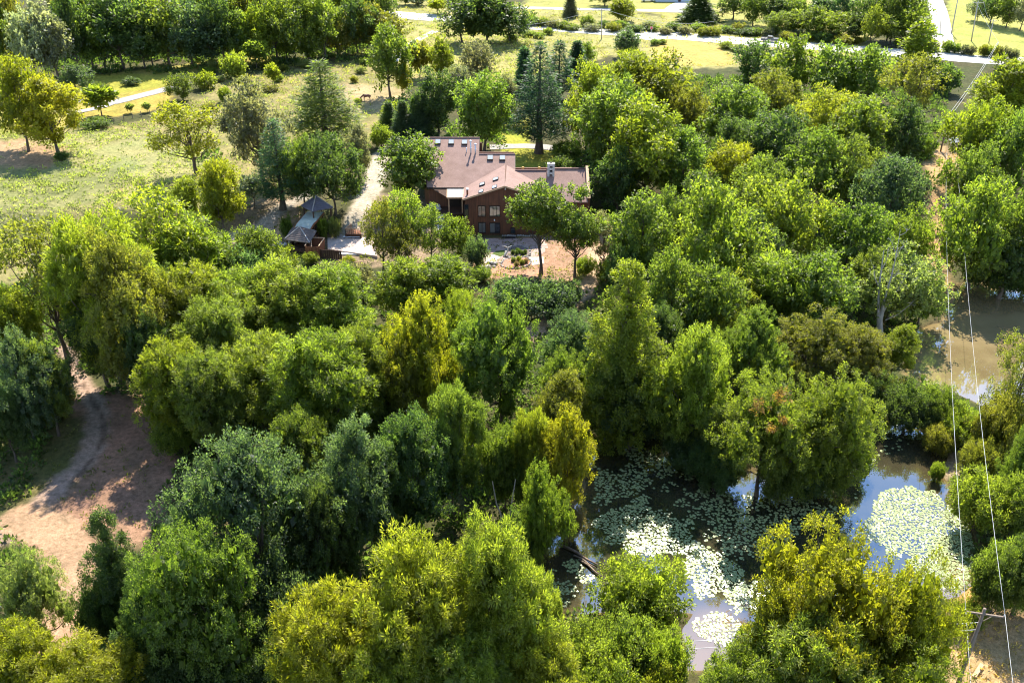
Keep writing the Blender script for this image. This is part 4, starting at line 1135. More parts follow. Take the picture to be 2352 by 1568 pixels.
# roofs
RN = Vector((0,-.425,1)).normalized(); RP = (0,163.9,7.0)
zr = lambda y: 7.0+.425*(y-163.9)
m = MB().slab([(-15.3,163.6,zr(163.6)),(.55,163.6,zr(163.6)),(.55,171.8,zr(171.8)),(-6.15,171.8,zr(171.8)),(-6.15,176,zr(176)),(-16.65,176,zr(176))], (0,0,-.22))
m.slab([(-16.65,176.02,12.13),(-6.15,176.02,12.13),(-6.15,181,10.0),(-16.65,181,10.0)], (0,0,-.22)).slab([(-6.13,171.82,10.34),(.55,171.82,10.34),(.55,177,8.3),(-6.13,177,8.3)], (0,0,-.22))
mainroof = m.build('roof', ROOF, house)
m = MB().bar((-16.7,176,12.2),(-6.1,176,12.2),.32,.12).bar((-6.1,171.8,10.43),(.6,171.8,10.43),.32,.12); m.build('ridge_cap', simple('ridge_shingle',(.10,.055,.05),(.14,.08,.07),3), mainroof)
m = MB().bar((-15.3,163.55,6.75),(-8.4,163.55,6.75),.06,.3).bar((-6.12,171.8,10.1),(-6.12,176,11.9),.06,.3).bar((.58,163.6,6.6),(.58,171.8,10.1),.06,.28); m.build('fascia', DARKTRIM, mainroof)
ze, zp = 6.85, 9.25
wn_l = Vector((-(zp-ze)/7.34,0,1)).normalized(); wn_r = Vector(((zp-ze)/7.33,0,1)).normalized()
m = MB().slab([(-8.59,157.96,ze),(HX,157.96,zp),(HX,169.2,zp),(-8.59,163.6,ze)], (0,0,-.2)).slab([(HX,157.96,zp),(6.08,157.96,ze),(6.08,164.0,ze),(HX+.3,169.0,zp-.05)], (0,0,-.2))
wroof = m.build('front_roof', ROOFP, house)
m = MB().bar((-8.59,157.93,ze-.13),(HX,157.93,zp-.13),.05,.3).bar((HX,157.93,zp-.13),(6.08,157.93,ze-.13),.05,.3).bar((-8.62,157.96,ze-.1),(-8.62,163.5,ze-.1),.05,.2); m.build('rake_board', FASCIA, wroof)
m = MB().slab([(.0,167.5,8.72),(6.3,167.5,8.72),(6.3,160.3,5.12),(.0,160.3,5.12)], (0,0,-.2)).slab([(6.3,167.5,9.0),(13.5,167.5,9.0),(13.5,160.3,5.4),(6.3,160.3,5.4)], (0,0,-.2))
m.slab([(.0,167.52,8.70),(6.3,167.52,8.70),(6.3,174.4,5.3),(.0,174.4,5.3)], (0,0,-.2)).slab([(6.3,167.52,8.98),(13.5,167.52,8.98),(13.5,174.4,5.5),(6.3,174.4,5.5)], (0,0,-.2))
rroof = m.build('right_roof', ROOF, house)
MB().bar((.6,167.5,8.82),(6.3,167.5,8.82),.3,.12).bar((6.3,167.5,9.1),(13.45,167.5,9.1),.3,.12).build('ridge_cap', bpy.data.materials['ridge_shingle'], rroof)
MB().bar((13.64,167.5,9.56),(13.64,160.4,6.06),.5,.1).bar((13.64,167.5,9.56),(13.64,174.2,6.2),.5,.1).build('parapet_cap', FASCIA, rroof)
# skylights: a curb frame with a pane on top, standing proud of the shingles
def skylight(cu, cv, n, p0, w, ln, h, parent):
    c = on_plane(cu, cv, p0, n); ex = Vector((1,0,0)); ex = (ex-n*ex.dot(n)).normalized(); ey = n.cross(ex)
    if abs(n.x) > abs(n.y): ex, ey = ey, ex
    q = lambda a, b, z: c+ex*a*w/2+ey*b*ln/2+n*z
    m = MB()
    for (a0,b0,a1,b1) in ((-1,-1,1,-1),(1,-1,1,1),(1,1,-1,1),(-1,1,-1,-1)): m.bar(q(a0,b0,h*.4),q(a1,b1,h*.4),.09,h, n)
    fr = m.build('skylight', DARKTRIM, parent)
    MB().slab([q(-.92,-.92,h*.86),q(.92,-.92,h*.86),q(.92,.92,h*.86),q(-.92,.92,h*.86)], -n*.04).build('pane', SKYG, fr)
for u, v in ((1006,327.5),(1036.5,328),(1067,328.5),(1126,364),(1154,364.5)): skylight(u, v, RN, RP, .98, 1.15, .36, house)
for u, v in ((1108,424.5),(1139,413)): skylight(u, v, wn_l, (HX,160,zp), 1.2, .9, .28, house)
for u, v in ((1105,440),(1136,430)): skylight(u, v, wn_l, (HX,160,zp), 1.2, .8, .16, house)
# vent pipes
for u, v, hh, rr_, cap in ((1081.5,338,2.2,.13,1),(1092.2,338,1.6,.14,1),(1071.5,349,.8,.08,0)):
    b = on_plane(u, v+14 if cap else v, RP, RN)
    m = MB().tube([b-Vector((0,0,.1)), b+Vector((0,0,hh))], rr_, 10)
    vp = m.build('vent_pipe', WHITEISH, house, True)
    if cap: MB().tube([b+Vector((0,0,hh*.98)), b+Vector((0,0,hh+.08)), b+Vector((0,0,hh+.2)), b+Vector((0,0,hh+.3))], [rr_*1.3,rr_*1.9,rr_*1.8,.02], 10).tube([b+Vector((0,0,hh*.42)), b+Vector((0,0,hh*.5))], rr_*1.35, 10).build('pipe_cap', WHITEISH, vp, True)
b = on_plane(1073.5,447, (HX,160,zp), wn_l); vp = MB().tube([b-Vector((0,0,.1)), b+Vector((0,0,.95))], .17, 10).build('vent_pipe', WOODR, house, True); MB().tube([b+Vector((0,0,.93)), b+Vector((0,0,1.15))], .24, 10).build('pipe_cap', WHITEISH, vp)
# chimney: courses of white stone with three openings
cx, cyy = 7.05, 166.3
ch = thing('dummy','d','d',(0,0,0)); bpy.data.objects.remove(ch)
m = MB()
rs = random.Random(8); z = 7.9
m.box((cx-.45,cyy,9.1),(.38,.9,2.5)).box((cx+.45,cyy,9.1),(.38,.9,2.5)).box((cx,cyy+.3,9.1),(.56,.3,2.5))
chim = m.build('chimney', STONEW, house)
for zz in (7.9,8.7,9.5,10.2): MB().box((cx,cyy-.16,zz),(.54,.6,.32)).build('chimney_band', STONEW, chim)
MB().box((cx,cyy,10.42),(1.36,1.0,.14)).build('chimney_cap', STONEW, chim)
for i in range(20):
    zz = 7.85+(i//2)*.25; sx = -.45 if i % 2 else .45
    MB().box((cx+sx+rs.uniform(-.02,.02), cyy-.47, zz+.12), (.36+rs.uniform(-.06,.04), .08+rs.uniform(0,.06), .2)).build('stone', STONEW, chim, bevel=.02)
for zz in (8.3,9.1,9.85): MB().box((cx,cyy+.1,zz),(.53,.1,.5)).build('flue_opening_dark', BLACK, chim)  # black panels paint the dark inside the recesses
MB().box((cx,cyy,10.51),(.5,.5,.06)).build('flue_hole_dark', BLACK, chim)  # black plate painted in for the dark of the flue hole
# little orange finials on the right ridge
# windows in the front gable
def window(u0, v0, u1, v1, npane, mats=GLASS, parent=house, y=HY, name='window', slider=False):
    a, b = GY(u0, v1, y-.1), GY(u1, v0, y-.1)
    w, h = b.x-a.x, b.z-a.z; t = .09
    m = MB(); yy = y-.06
    m.box(((a.x+b.x)/2,yy,a.z),(w+t,.16,t)).box(((a.x+b.x)/2,yy,b.z),(w+t,.16,t))
    for i in range(npane+1): m.box((a.x+w*i/npane,yy,(a.z+b.z)/2),(t*(1 if i in (0,npane) else .8),.158,h-t))
    fr = m.build(name, DARKTRIM, parent)
    for i in range(npane):
        MB().box((a.x+w*(i+.5)/npane, yy-.0, (a.z+b.z)/2), (w/npane-t*.9,.05,h-t)).build('pane', mats[i] if isinstance(mats, (list,tuple)) else mats, fr)
    MB().box(((a.x+b.x)/2,yy-.09,a.z-.1),(w+.25,.12,.1)).build('sill', WOODD, fr)
    return fr
V2 = lambda c, d: (901.6+.21667*c, 297.9+.21667*d)
for (c0,d0,c1,d1,npn,mt) in ((762,797,803,918,1,GLASS),(908,808,984,916,2,[GLASSB,GLASSB]),(1030,810,1138,916,3,[GLASSB,GLASSB,GLASSB]),(913,986,985,1090,2,[GLASSB,GLASSB]),(1252,1040,1300,1098,1,GLASS)):
    window(*V2(c0,d0), *V2(c1,d1), npn, mt)
dr = window(*V2(1033,990), *V2(1138,1094), 2, [GLASSB,GLASS], name='sliding_door')
for c, d in ((1080,958),(1196,627)):
    p = GY(*V2(c,d), HY-.12); MB().box(p, (.22,.2,.3), taper=.7).build('wall_lamp', WHITEISH, house)
# entry porch with a flat pale roof on posts, left of the gable
pf = GY(1027,447,161.2); pb = GY(1068,447,161.2)
MB().slab([(pf.x,161.2,5.95),(-8.62,161.2,5.95),(-8.62,163.5,6.72),(pf.x-.1,163.5,6.72)], (0,0,-.16)).build('porch_roof', SANDC, house)
MB().bar((pf.x-.06,161.15,5.82),(-8.55,161.15,5.82),.08,.26).bar((pf.x-.1,161.15,5.85),(pf.x-.15,163.5,6.6),.08,.22).build('porch_fascia', WOODL, house)
for xx in (pf.x+.25, -8.9): MB().box((xx,161.35,4.3),(.2,.2,3.0)).build('porch_post', WOODL, house)
MB().box((-10.2,164.3,4.5),(2.6,.1,3.4)).build('porch_wall', DARKTRIM, house)
MB().slab([(-14.8,163.9,6.8),(pf.x,161.2,5.9),(pf.x,163.6,6.7)], (0,0,-.15)).build('eave_soffit', WOODD, house)
MB().box((-11.6,162.6,2.86),(6.6,3.6,.2)).build('porch_deck', WOODD, house)
for i in range(4): MB().box((-13.2,160.6-.35*i,2.7-.22*i),(2.0,.36,.14)).build('porch_step', STONEW, house)
# foundation stones and door mat
rs = random.Random(21)
for i in range(20):
    xx = -1.6+i*.36+rs.uniform(-.08,.08); MB().rock((xx,157.75+rs.uniform(-.2,.2),hz(xx,157.8)-.05),(.4,.35,.26+rs.uniform(0,.1)),rs).build('foundation_stone', STONEG, house)
tag(MB().box((-.6,157.0,hz(-.6,157)+.06),(2.4,.9,.06)).build('door_mat', DARKTRIM), 'dark mat on the patio in front of the sliding door', 'mat')
for u in (1283.5*.784+0, ):
    pass
for u, v, lab in ((1201,387.5,'left orange globe pot behind the right roof ridge'),(1238.5,387.5,'right orange globe pot behind the right roof ridge, beside the chimney')):
    b = GY(u, v, 168.2); 
    t = thing('garden_globe', lab, 'ornament', (b.x,168.2,8.45))
    MB().tube([(b.x,168.2,8.4),(b.x,168.2,8.75)],.05,8).build('stem', WOODD, t)
    MB().tube([(b.x,168.2,8.7+k) for k in (0,.08,.25,.42,.5)],[.06,.22,.29,.22,.06],10).build('globe', simple('orange_glaze',(.5,.26,.06),(.6,.35,.1),3,.5), t, True)

# ------------------------------------------------------------------ garden in front of the gable
# flagstone patio: separate flags
pat = thing('patio', 'pinkish flagstone patio in the shade of the timber gable', 'patio', at(1170,560))
rs = random.Random(4)
PATL = xy([(1108,548),(1262,546),(1260,582),(1215,600),(1140,612),(1108,590)])
lo, hi = PATL.min(0), PATL.max(0); n = 0
yy = lo[1]
while yy < hi[1]:
    xx = lo[0]+rs.uniform(0,.8); dy = rs.uniform(.75,1.05)
    while xx < hi[0]:
        dx = rs.uniform(.8,1.5)
        if sdist(PATL, np.array([xx+dx/2]), np.array([yy+dy/2]))[0] < -.25 and n < 230:
            g = .035; c = [(xx+g,yy+g),(xx+dx-g,yy+g),(xx+dx-g,yy+dy-g),(xx+g,yy+dy-g)]
            c = [(a+rs.uniform(-.08,.08), b+rs.uniform(-.08,.08)) for a, b in c]
            z = hz(xx+dx/2, yy+dy/2)+.05+rs.uniform(0,.02)
            MB().slab([(a,b,z) for a, b in c], (0,0,-.14)).build('flagstone', STONEP, pat); n += 1
        xx += dx
    yy += dy
def stone_ring(name, label, L, mat, fill, size, seed, cat='planting bed', closed=True, zfill=.12):
    P = [at(u, v) for u, v in L]; c = sum(P, Vector())/len(P); c.z = hz(c.x, c.y)
    t = thing(name, label, cat, c); rs = random.Random(seed)
    if fill:
        MB().slab([(p.x,p.y,hz(p.x,p.y)+zfill) for p in (P if (P[1]-P[0]).cross(P[2]-P[1]).z > 0 else P[::-1])], (0,0,-.3)).build('soil', fill, t)
    for i in range(len(P) if closed else len(P)-1):
        a, b = P[i], P[(i+1) % len(P)]; k = max(1, int((b-a).length/(size*1.05)))
        for j in range(k):
            p = a.lerp(b, (j+.5)/k); MB().rock((p.x+rs.uniform(-.06,.06),p.y+rs.uniform(-.06,.06),hz(p.x,p.y)-.04), (size*rs.uniform(.8,1.2), size*.8*rs.uniform(.8,1.2), size*.75*rs.uniform(.7,1.2)), rs).build('stone', mat, t)
    return t
SOILG = simple('grey_soil', (.13,.10,.09), (.2,.155,.14), 3, .95, .1, None, .6)
MULCH = simple('red_mulch', (.27,.13,.085), (.40,.22,.15), 5, .95, .1, None, .8)
stone_ring('planting_bed', 'kidney-shaped raised bed edged with dark stones on the patio', [(1163,575),(1176,567),(1195,566),(1213,571),(1219,579),(1215,590),(1195,594),(1172,593),(1160,590)], STONEG, SOILG, .5, 3)
stone_ring('planting_bed', 'reddish mulch bed with small plants below the kidney-shaped bed', [(1152,604),(1160,597),(1186,592),(1212,592),(1220,602),(1214,611),(1190,617),(1165,617),(1152,612)], STONEG, MULCH, .45, 5)
gp = MB(); P = [at(u,v) for u, v in ((1128,584),(1140,578),(1158,575),(1162,584),(1150,590))]
gp.slab([(p.x,p.y,hz(p.x,p.y)+.09) for p in P[::-1]], (0,0,-.2)); gp.build('lawn_patch', simple('lawn_grass',(.05,.075,.02),(.09,.12,.03),4,.95,.1,None,.6))['kind'] = 'structure'
sp = MB(); P = [at(u,v) for u, v in ((1108,588),(1128,584),(1150,591),(1140,600),(1112,606))]
sp.slab([(p.x,p.y,hz(p.x,p.y)+.1) for p in P], (0,0,-.2)); sp.build('sand_path', SANDC)['kind'] = 'structure'
sp = MB(); P = [at(u,v) for u, v in ((1216,592),(1248,590),(1250,606),(1222,610))]
sp.slab([(p.x,p.y,hz(p.x,p.y)+.07) for p in P], (0,0,-.2)); sp.build('sand_path', SANDC)['kind'] = 'structure'
# white twisted driftwood
p = at(1163,588); t = thing('driftwood', 'pale bent driftwood beside the grass patch on the patio', 'driftwood', p)
MB().tube([p+Vector(v) for v in ((-.5,-.5,.05),(-.1,-.2,.5),(.25,.1,.9),(.3,.3,1.4),(.9,.35,1.75))],[.16,.15,.14,.11,.05],8).build('trunk', STONEW, t, True)
MB().tube([p+Vector(v) for v in ((.3,.3,1.35),(-.2,.3,1.65),(-.7,.2,1.7))],[.08,.07,.03],6).build('limb', STONEW, t, True)
rs = random.Random(2)
for i, (u, v) in enumerate(((1178,583),(1186,586),(1193,582),(1200,585),(1207,583),(1189,579))):
    tree('bush', u, v-6, v+1.5, 9, 'DG', 'little dark plant growing in the kidney-shaped raised bed', 'plants in the raised bed', 'shrub')
for u, v, c, lab in ((1180,600,'PA','pale rounded plant at the left of the mulch bed'),(1192,598,'YG','upright yellow-green plant in the mulch bed'),(1208,603,'BR','rust-coloured plant at the right of the mulch bed'),(1199,606,'OL','low olive plant in the middle of the mulch bed'),(1187,611,'BR','small rust plant at the front of the mulch bed')):
    tree('bush', u, v-9, v+2, 12, c, lab, None, 'shrub')
# heaps of stone
def rock_heap(label, L, n, lo, hi, seed, mat=STONEG):
    P = xy(L); c = P.mean(0); t = thing('rock_heap', label, 'rocks', (c[0],c[1],hz(*c))); r = np.random.default_rng(seed); rs = random.Random(seed); k = 0
    while k < n:
        q = r.uniform(P.min(0), P.max(0))
        if sdist(P, q[:1], q[1:])[0] > 0: continue
        s = rs.uniform(lo, hi); MB().rock((q[0],q[1],hz(*q)-.08), (s, s*rs.uniform(.6,1), s*rs.uniform(.45,.8)), rs).build('rock', mat, t); k += 1
rock_heap('heap of pale rocks tumbling down beside the left corner of the gable', [(1000,505),(1025,500),(1034,520),(1026,540),(1006,536)], 60, .35,.9, 3, STONEW)
rock_heap('row of rocks along the bank beside the plank deck', [(758,528),(790,522),(820,528),(818,536),(775,540)], 55, .3,.8, 5)
rock_heap('line of pale edging stones in front of the sandy patch', [(628,560),(664,556),(668,562),(634,568)], 34, .3,.7, 6, STONEW)
rock_heap('dark rocks on the slope below the mulch bed', [(1085,625),(1125,600),(1142,606),(1110,640),(1088,640)], 46, .4,.95, 7)
rock_heap('pale boulders by the porch steps', [(986,470),(1008,468),(1008,486),(988,488)], 14, .6,1.3, 8, STONEW)

# ------------------------------------------------------------------ gazebo, covered bridge and pavilion
SLATE = shingle_mat('slate', (.075,.07,.085), (.13,.125,.15)); SLATB = shingle_mat('brown_shake', (.13,.10,.085), (.20,.16,.14))
V6 = lambda c, d: (627.2+.11998*c, 439+.12*d)
def hip(label, name, apex, corners, eave, mat, post_h):
    """pyramid roof from a ridge point and four corners on the eave plane"""
    c = sum(corners, Vector())/4; zg = hz(c.x, c.y)
    t = thing(name, label, 'gazebo', (c.x,c.y,zg))
    P = corners if (corners[1]-corners[0]).cross(corners[2]-corners[1]).z > 0 else corners[::-1]
    m = MB(); low = [p-Vector((0,0,.16)) for p in P]
    m.add(P+[apex]+low, [(0,1,4),(1,2,4),(2,3,4),(3,0,4),(5,6,1,0),(6,7,2,1),(7,8,3,2),(8,5,0,3),(8,7,6,5)])
    r = m.build('roof', mat, t)
    m = MB(); 
    for p in P: m.bar(p+Vector((0,0,.04)), apex+Vector((0,0,.05)), .16, .07)
    m.build('hip_ridge', STONEG, r)
    # courses of shingle standing proud
    for k in range(1,8):
        f = k/8; mm = MB()
        q = [p.lerp(apex, f)+Vector((0,0,.03)) for p in P]
        for i in range(4): mm.bar(q[i], q[(i+1) % 4], .05, .05)
        mm.build('shingle_course', mat, r)
    for p in P:
        q = p.lerp(c, .16); g = hz(q.x,q.y)
        MB().box((q.x,q.y,(g+p.z)/2-.1),(.22,.22,max(.5,p.z-g))).build('post', WOODD, t)
    for i in range(4):
        a = P[i].lerp(c,.16); b = P[(i+1) % 4].lerp(c,.16)
        MB().bar((a.x,a.y,zg+.95),(b.x,b.y,zg+.95),.1,.1).bar((a.x,a.y,zg+.5),(b.x,b.y,zg+.5),.08,.5).build('railing', WOODD, t)
    MB().box((c.x,c.y,zg+.1),((P[1]-P[0]).length*.8,(P[2]-P[1]).length*.8,.25)).build('floor', WOODD, t)
    return t
def corners_at(z, pts): return [GZ(u, v, z) for u, v in pts]
g0 = at(727,490); ze = g0.z+2.7
L = GZ(*V6(535,275), ze); Rr = GZ(*V6(1145,310), ze); F = GZ(*V6(748,385), ze); Bk = L+Rr-F
hip('dark slate pyramid roof of the gazebo at the far end of the covered bridge', 'gazebo', ((L+Rr)/2*1.0)+Vector((0,0,2.0)), [F,Rr,Bk,L], ze, SLATE, 2.6)
g1 = at(690,566); ze = g1.z+2.5
L = GZ(*V6(215,920), ze); Rr = GZ(*V6(830,765), ze); F = GZ(*V6(700,985), ze); Bk = L+Rr-F
hip('brown shake roof of the lower pavilion at the near end of the covered bridge', 'pavilion', ((L+Rr)/2)+Vector((0,0,1.55)), [F,Rr,Bk,L], ze, SLATB, 2.5)
# covered bridge: an arched roof of metal strips over plank sides
za = hz(*at(705,520)[:2])
b0 = [GZ(*V6(*c), za+h) for c, h in (((650,395),3.5),((510,560),3.75),((455,625),3.4),((408,715),2.9))]
b1 = [GZ(*V6(*c), za+h) for c, h in (((965,402),3.5),((830,560),3.75),((765,625),3.4),((708,722),2.9))]
cbr = thing('covered_bridge', 'covered walkway with a pale green arched strip roof between gazebo and pavilion', 'covered walkway', (sum(b0+b1, Vector())/8).to_3d()*1.0)
cbr.location.z = za
STRIP = simple('green_grey_strip', (.26,.30,.25), (.40,.43,.36), 2.0, .55, .4, None, .2)
def samp(B, t):
    k = t*3; i = min(2, int(k)); return B[i].lerp(B[i+1], k-i)
for i in range(18):
    t0, t1 = i/18, (i+.88)/18
    a, b, c, d = samp(b0,t0), samp(b1,t0), samp(b1,t1), samp(b0,t1)
    MB().slab([a+Vector((0,0,.05)), d, c, b+Vector((0,0,.05))], (0,0,-.08)).build('roof_strip', STRIP, cbr)
for B, o in ((b0,-.1),(b1,.1)):
    m = MB()
    for i in range(6): m.bar(samp(B,i/6)+Vector((o,0,-.16)), samp(B,(i+1)/6)+Vector((o,0,-.16)), .1, .3)
    m.build('fascia', WOODR, cbr)
    for i in range(5):
        p = samp(B, i/4); g = hz(p.x,p.y); MB().box((p.x-o*2,p.y,(g+p.z)/2-.1),(.16,.16,p.z-g)).build('post', WOODD, cbr)
    for i in range(14):
        p = samp(B,(i+.05)/14); q = samp(B,(i+.95)/14); g = min(hz(p.x,p.y),hz(q.x,q.y))
        MB().slab([(p.x-o*2,p.y,g-.1),(q.x-o*2,q.y,g-.1),(q.x-o*2,q.y,g+1.25),(p.x-o*2,p.y,g+1.25)], (.06,0,0)).build('side_plank', WOODD if i % 3 else WOODR, cbr)
m = MB(); p, q, r_, s_ = b0[0], b1[0], b1[3], b0[3]; m.slab([(s_.x,s_.y,za+.15),(r_.x,r_.y,za+.15),(q.x,q.y,za+.15),(p.x,p.y,za+.15)], (0,0,-.3)); m.build('floor', WOODD, cbr)
# plank enclosure
fl, fr, br_, bl = at(703,592), at(735,593), at(748,574), at(717,573)
enc = thing('plank_enclosure', 'open-topped reddish plank enclosure beside the lower pavilion', 'enclosure', (fl+fr+br_+bl)/4)
def planks(parent, a, b, h, mat, w=.2, name='plank', th=.05):
    n = max(2, int((b-a).length/w)); rs = random.Random(n)
    d = (b-a)/n; nn = Vector((-d.y,d.x,0)).normalized()*th
    for i in range(n):
        p = a+d*i+d*.04; q = a+d*(i+1)-d*.04; hh = h+rs.uniform(-.04,.04); z0 = min(hz(p.x,p.y),hz(q.x,q.y))-.05
        MB().slab([(p.x,p.y,z0),(q.x,q.y,z0),(q.x,q.y,z0+hh),(p.x,p.y,z0+hh)], nn).build(name, mat, parent)
for a, b in ((fl,fr),(fr,br_),(br_,bl),(bl,fl)): planks(enc, a, b, 2.15, WOODR, .34)
m = MB(); z_ = max(hz(p.x,p.y) for p in (fl,fr,br_,bl))+2.2
for a, b in ((fl,bl),(fr,br_),(bl,br_)): m.bar((a.x,a.y,z_),(b.x,b.y,z_),.16,.12)
m.bar((bl.x,bl.y,z_+.5),((fl.x+fr.x)/2,(fl.y+fr.y)/2,z_-.2),.09).bar((bl.x+.3,bl.y,z_+.2),((fl.x+fr.x)/2-.6,(fl.y+fr.y)/2,z_-1.6),.07); m.build('top_rail', WOODL, enc)
fen = thing('plank_fence', 'brown plank fence running on from the enclosure towards the white slab', 'fence', at(755,592)); planks(fen, at(736,592), at(786,596), 1.6, WOODD, .36)
# picket railing below the slab
def pickets(label, pts, h, mat, gap=.3):
    P = [at(*p) for p in pts]; t = thing('picket_railing', label, 'railing', P[0])
    m = MB()
    for a, b in zip(P[:-1], P[1:]):
        n = int((b-a).length/gap)
        for i in range(n):
            p = a.lerp(b, i/n); z = hz(p.x,p.y); MB().box((p.x,p.y,z+h/2),(.07,.07,h)).build('picket', mat, t)
        m.bar((a.x,a.y,hz(a.x,a.y)+h),(b.x,b.y,hz(b.x,b.y)+h),.12,.08).bar((a.x,a.y,hz(a.x,a.y)+.15),(b.x,b.y,hz(b.x,b.y)+.15),.08,.06)
    m.build('rail', mat, t)
pickets('timber picket railing along the front of the white slab', [(778,612),(806,616),(842,614)], 1.1, WOODL)
# deck with railing
dk = [at(793,528), at(828,527), at(826,510), at(806,506)]; zd = hz(dk[0].x,dk[0].y)+1.0
deck = thing('timber_deck', 'small reddish timber deck with a pale railing above the rocks', 'deck', sum(dk, Vector())/4)
nn = 14
for i in range(nn):
    a0, a1 = dk[0].lerp(dk[3], i/nn), dk[0].lerp(dk[3], (i+.9)/nn); c0, c1 = dk[1].lerp(dk[2], i/nn), dk[1].lerp(dk[2], (i+.9)/nn)
    MB().slab([(a0.x,a0.y,zd),(c0.x,c0.y,zd),(c1.x,c1.y,zd),(a1.x,a1.y,zd)], (0,0,-.06)).build('deck_board', WOODR, deck)
m = MB()
for a, b in ((dk[0],dk[1]),(dk[0],dk[3])):
    m.bar((a.x,a.y,zd+1.05),(b.x,b.y,zd+1.05),.18,.09)
    k = int((b-a).length/.28)
    for i in range(k+1):
        p = a.lerp(b, i/k); MB().box((p.x,p.y,zd+.5),(.08,.08,1.05)).build('baluster', WOODL, deck)
m.build('handrail', WOODL, deck)
for p in dk: MB().box((p.x,p.y,zd/2+hz(p.x,p.y)/2-.1),(.2,.2,zd-hz(p.x,p.y)+.1)).build('post', WOODD, deck)
MB().slab([(dk[0].x,dk[0].y,zd-.1),(dk[1].x,dk[1].y,zd-.1),(dk[1].x,dk[1].y,hz(dk[1].x,dk[1].y)),(dk[0].x,dk[0].y,hz(dk[0].x,dk[0].y))], (0,.06,0)).build('skirt', WOODD, deck)
# white slab
SLABM = simple('white_slab', (.66,.65,.62), (.78,.77,.74), .6, .45, .4, None, .03)
sl = [at(*V6(*c)) for c in ((1290,960),(1900,950),(1960,1230),(1270,1230))]; zs = max(hz(p.x,p.y) for p in sl)+.12
slab_ = thing('concrete_slab', 'bright white concrete slab in front of the house garden', 'slab', sum(sl, Vector())/4)
MB().slab([(p.x,p.y,zs) for p in sl[::-1]], (0,0,-.5)).build('pad', SLABM, slab_)
pd = [at(*V6(*c)) for c in ((1040,880),(1960,870),(2000,1290),(1050,1150))]
MB().slab([(p.x,p.y,max(hz(p.x,p.y) for p in pd)+.06) for p in pd[::-1]], (0,0,-.5)).build('apron', simple('pink_concrete',(.36,.28,.23),(.48,.38,.31),.8,.85,.2,None,.1), slab_)
a, b = at(*V6(1345,930)), at(*V6(1660,930)); bn = thing('slatted_bench', 'low pale slatted bench along the back of the white slab', 'bench', (a+b)/2)
for i in range(3): MB().bar((a.x,a.y+i*.22,zs+.42),(b.x,b.y+i*.22,zs+.42),.17,.06).build('slat', WHITEISH, bn)
for f in (.05,.5,.95): p = a.lerp(b,f); MB().box((p.x,p.y+.2,zs+.2),(.1,.5,.42)).build('leg', WOODD, bn)
# ------------------------------------------------------------------ utility poles and wires
POLEM = simple('weathered_pole', (.15,.11,.085), (.24,.19,.15), 3, .9, .1, (3,3,.15), .3)
PALEP = simple('grey_pole', (.30,.27,.24), (.42,.39,.35), 3, .9, .1, (3,3,.15), .3)
WIREM = simple('bright_wire', (.45,.45,.44), (.55,.55,.54), 3, .6, .4, None, 0)
CERAM = simple('insulator', (.35,.33,.30), (.5,.48,.45), 4, .3, .6, None, 0)
def pole(label, base, topuv, arm=None, r=.16, mat=POLEM, armlen=2.4, armdir=(1,-.1,0)):
    b = at(*base); top = GY(*topuv, b.y); H = top.z-b.z
    t = thing('utility_pole', label, 'utility pole', b)
    tp = Vector((top.x, b.y, top.z))
    MB().tube([b-Vector((0,0,.4)), b.lerp(tp,.5), tp], [r*1.15, r, r*.75], 10).build('shaft', mat, t, True)
    ends = []
    if arm:
        c = tp-Vector((0,0,.45)); d = Vector(armdir).normalized()
        e0, e1 = c-d*armlen*arm[0], c+d*armlen*arm[1]
        off = Vector((0,-.16,0))
        MB().bar(e0+off, e1+off, .12, .13).build('crossarm', mat, t)
        MB().bar(c-d*.7+off, c-Vector((0,0,.8))+off, .05).bar(c+d*.7+off, c-Vector((0,0,.8))+off, .05).build('brace', mat, t)
        for e in (e0, e1):
            q = e+off+Vector((0,0,.06)); MB().tube([q, q+Vector((0,0,.08)), q+Vector((0,0,.16)), q+Vector((0,0,.24))], [.05,.075,.06,.03], 8).build('insulator', CERAM, t, True); ends.append(q+Vector((0,0,.24)))
    return tp, ends
b1 = at(2185,1612)
p1, e1 = pole('leaning brown power pole with crossarm in the lower right corner', (2185,1612), (2262,1397), (.48,.48), .17, POLEM, 3.05, (1,-.22,0))
p2_, e2 = pole('short dark power pole with crossarm in the middle of the cutting', (2163,580), (2188,463), (.5,.62), .15, POLEM, 2.3, (1,.05,0))
p3, e3 = pole('power pole at the upper end of the cutting beside the small pool', (2160,348), (2181.5,262), (.3,.3), .15, POLEM, 1.4, (1,.3,0))
p4, e4 = pole('tall pole beside the side road, nearest the tarmac', (2185,78), (2201,-6), None, .17, PALEP)
p5, e5 = pole('tall double-armed pole on the grass right of the side road', (2231,95), (2247,3), (.5,.5), .17, PALEP, 3.2, (1,-.1,0))
p6, e6 = pole('shorter pole on the grass near the right edge of the picture', (2271,100), (2282,45), (.5,.5), .15, PALEP, 2.0, (1,-.1,0))
p7, e7 = pole('small pole in the scrub at the bend of the side road', (2287,122), (2293,96), None, .15, PALEP)
p8, e8 = pole('pole on the near verge of the highway beside the rounded tree', (1382,90), (1382,20), (.5,.5), .15, PALEP, 2.0, (1,0,0))
pole('thin pole standing at the edge of the wood by the side road', (2160,72), (2162,20), None, .1, PALEP)
def wire(a, b, sag, label, r=.032, group=None, n=18):
    pts = []
    for i in range(n+1):
        t = i/n; p = Vector(a).lerp(Vector(b), t); p.z -= sag*4*t*(1-t); pts.append(p)
    o = MB().tube(pts, r, 5).build('power_wire', WIREM, None, True)
    tag(o, label, 'wire', group)
wire(e1[0], e2[0], 1.3, 'left power wire between the corner pole and the pole in the cutting', .015)
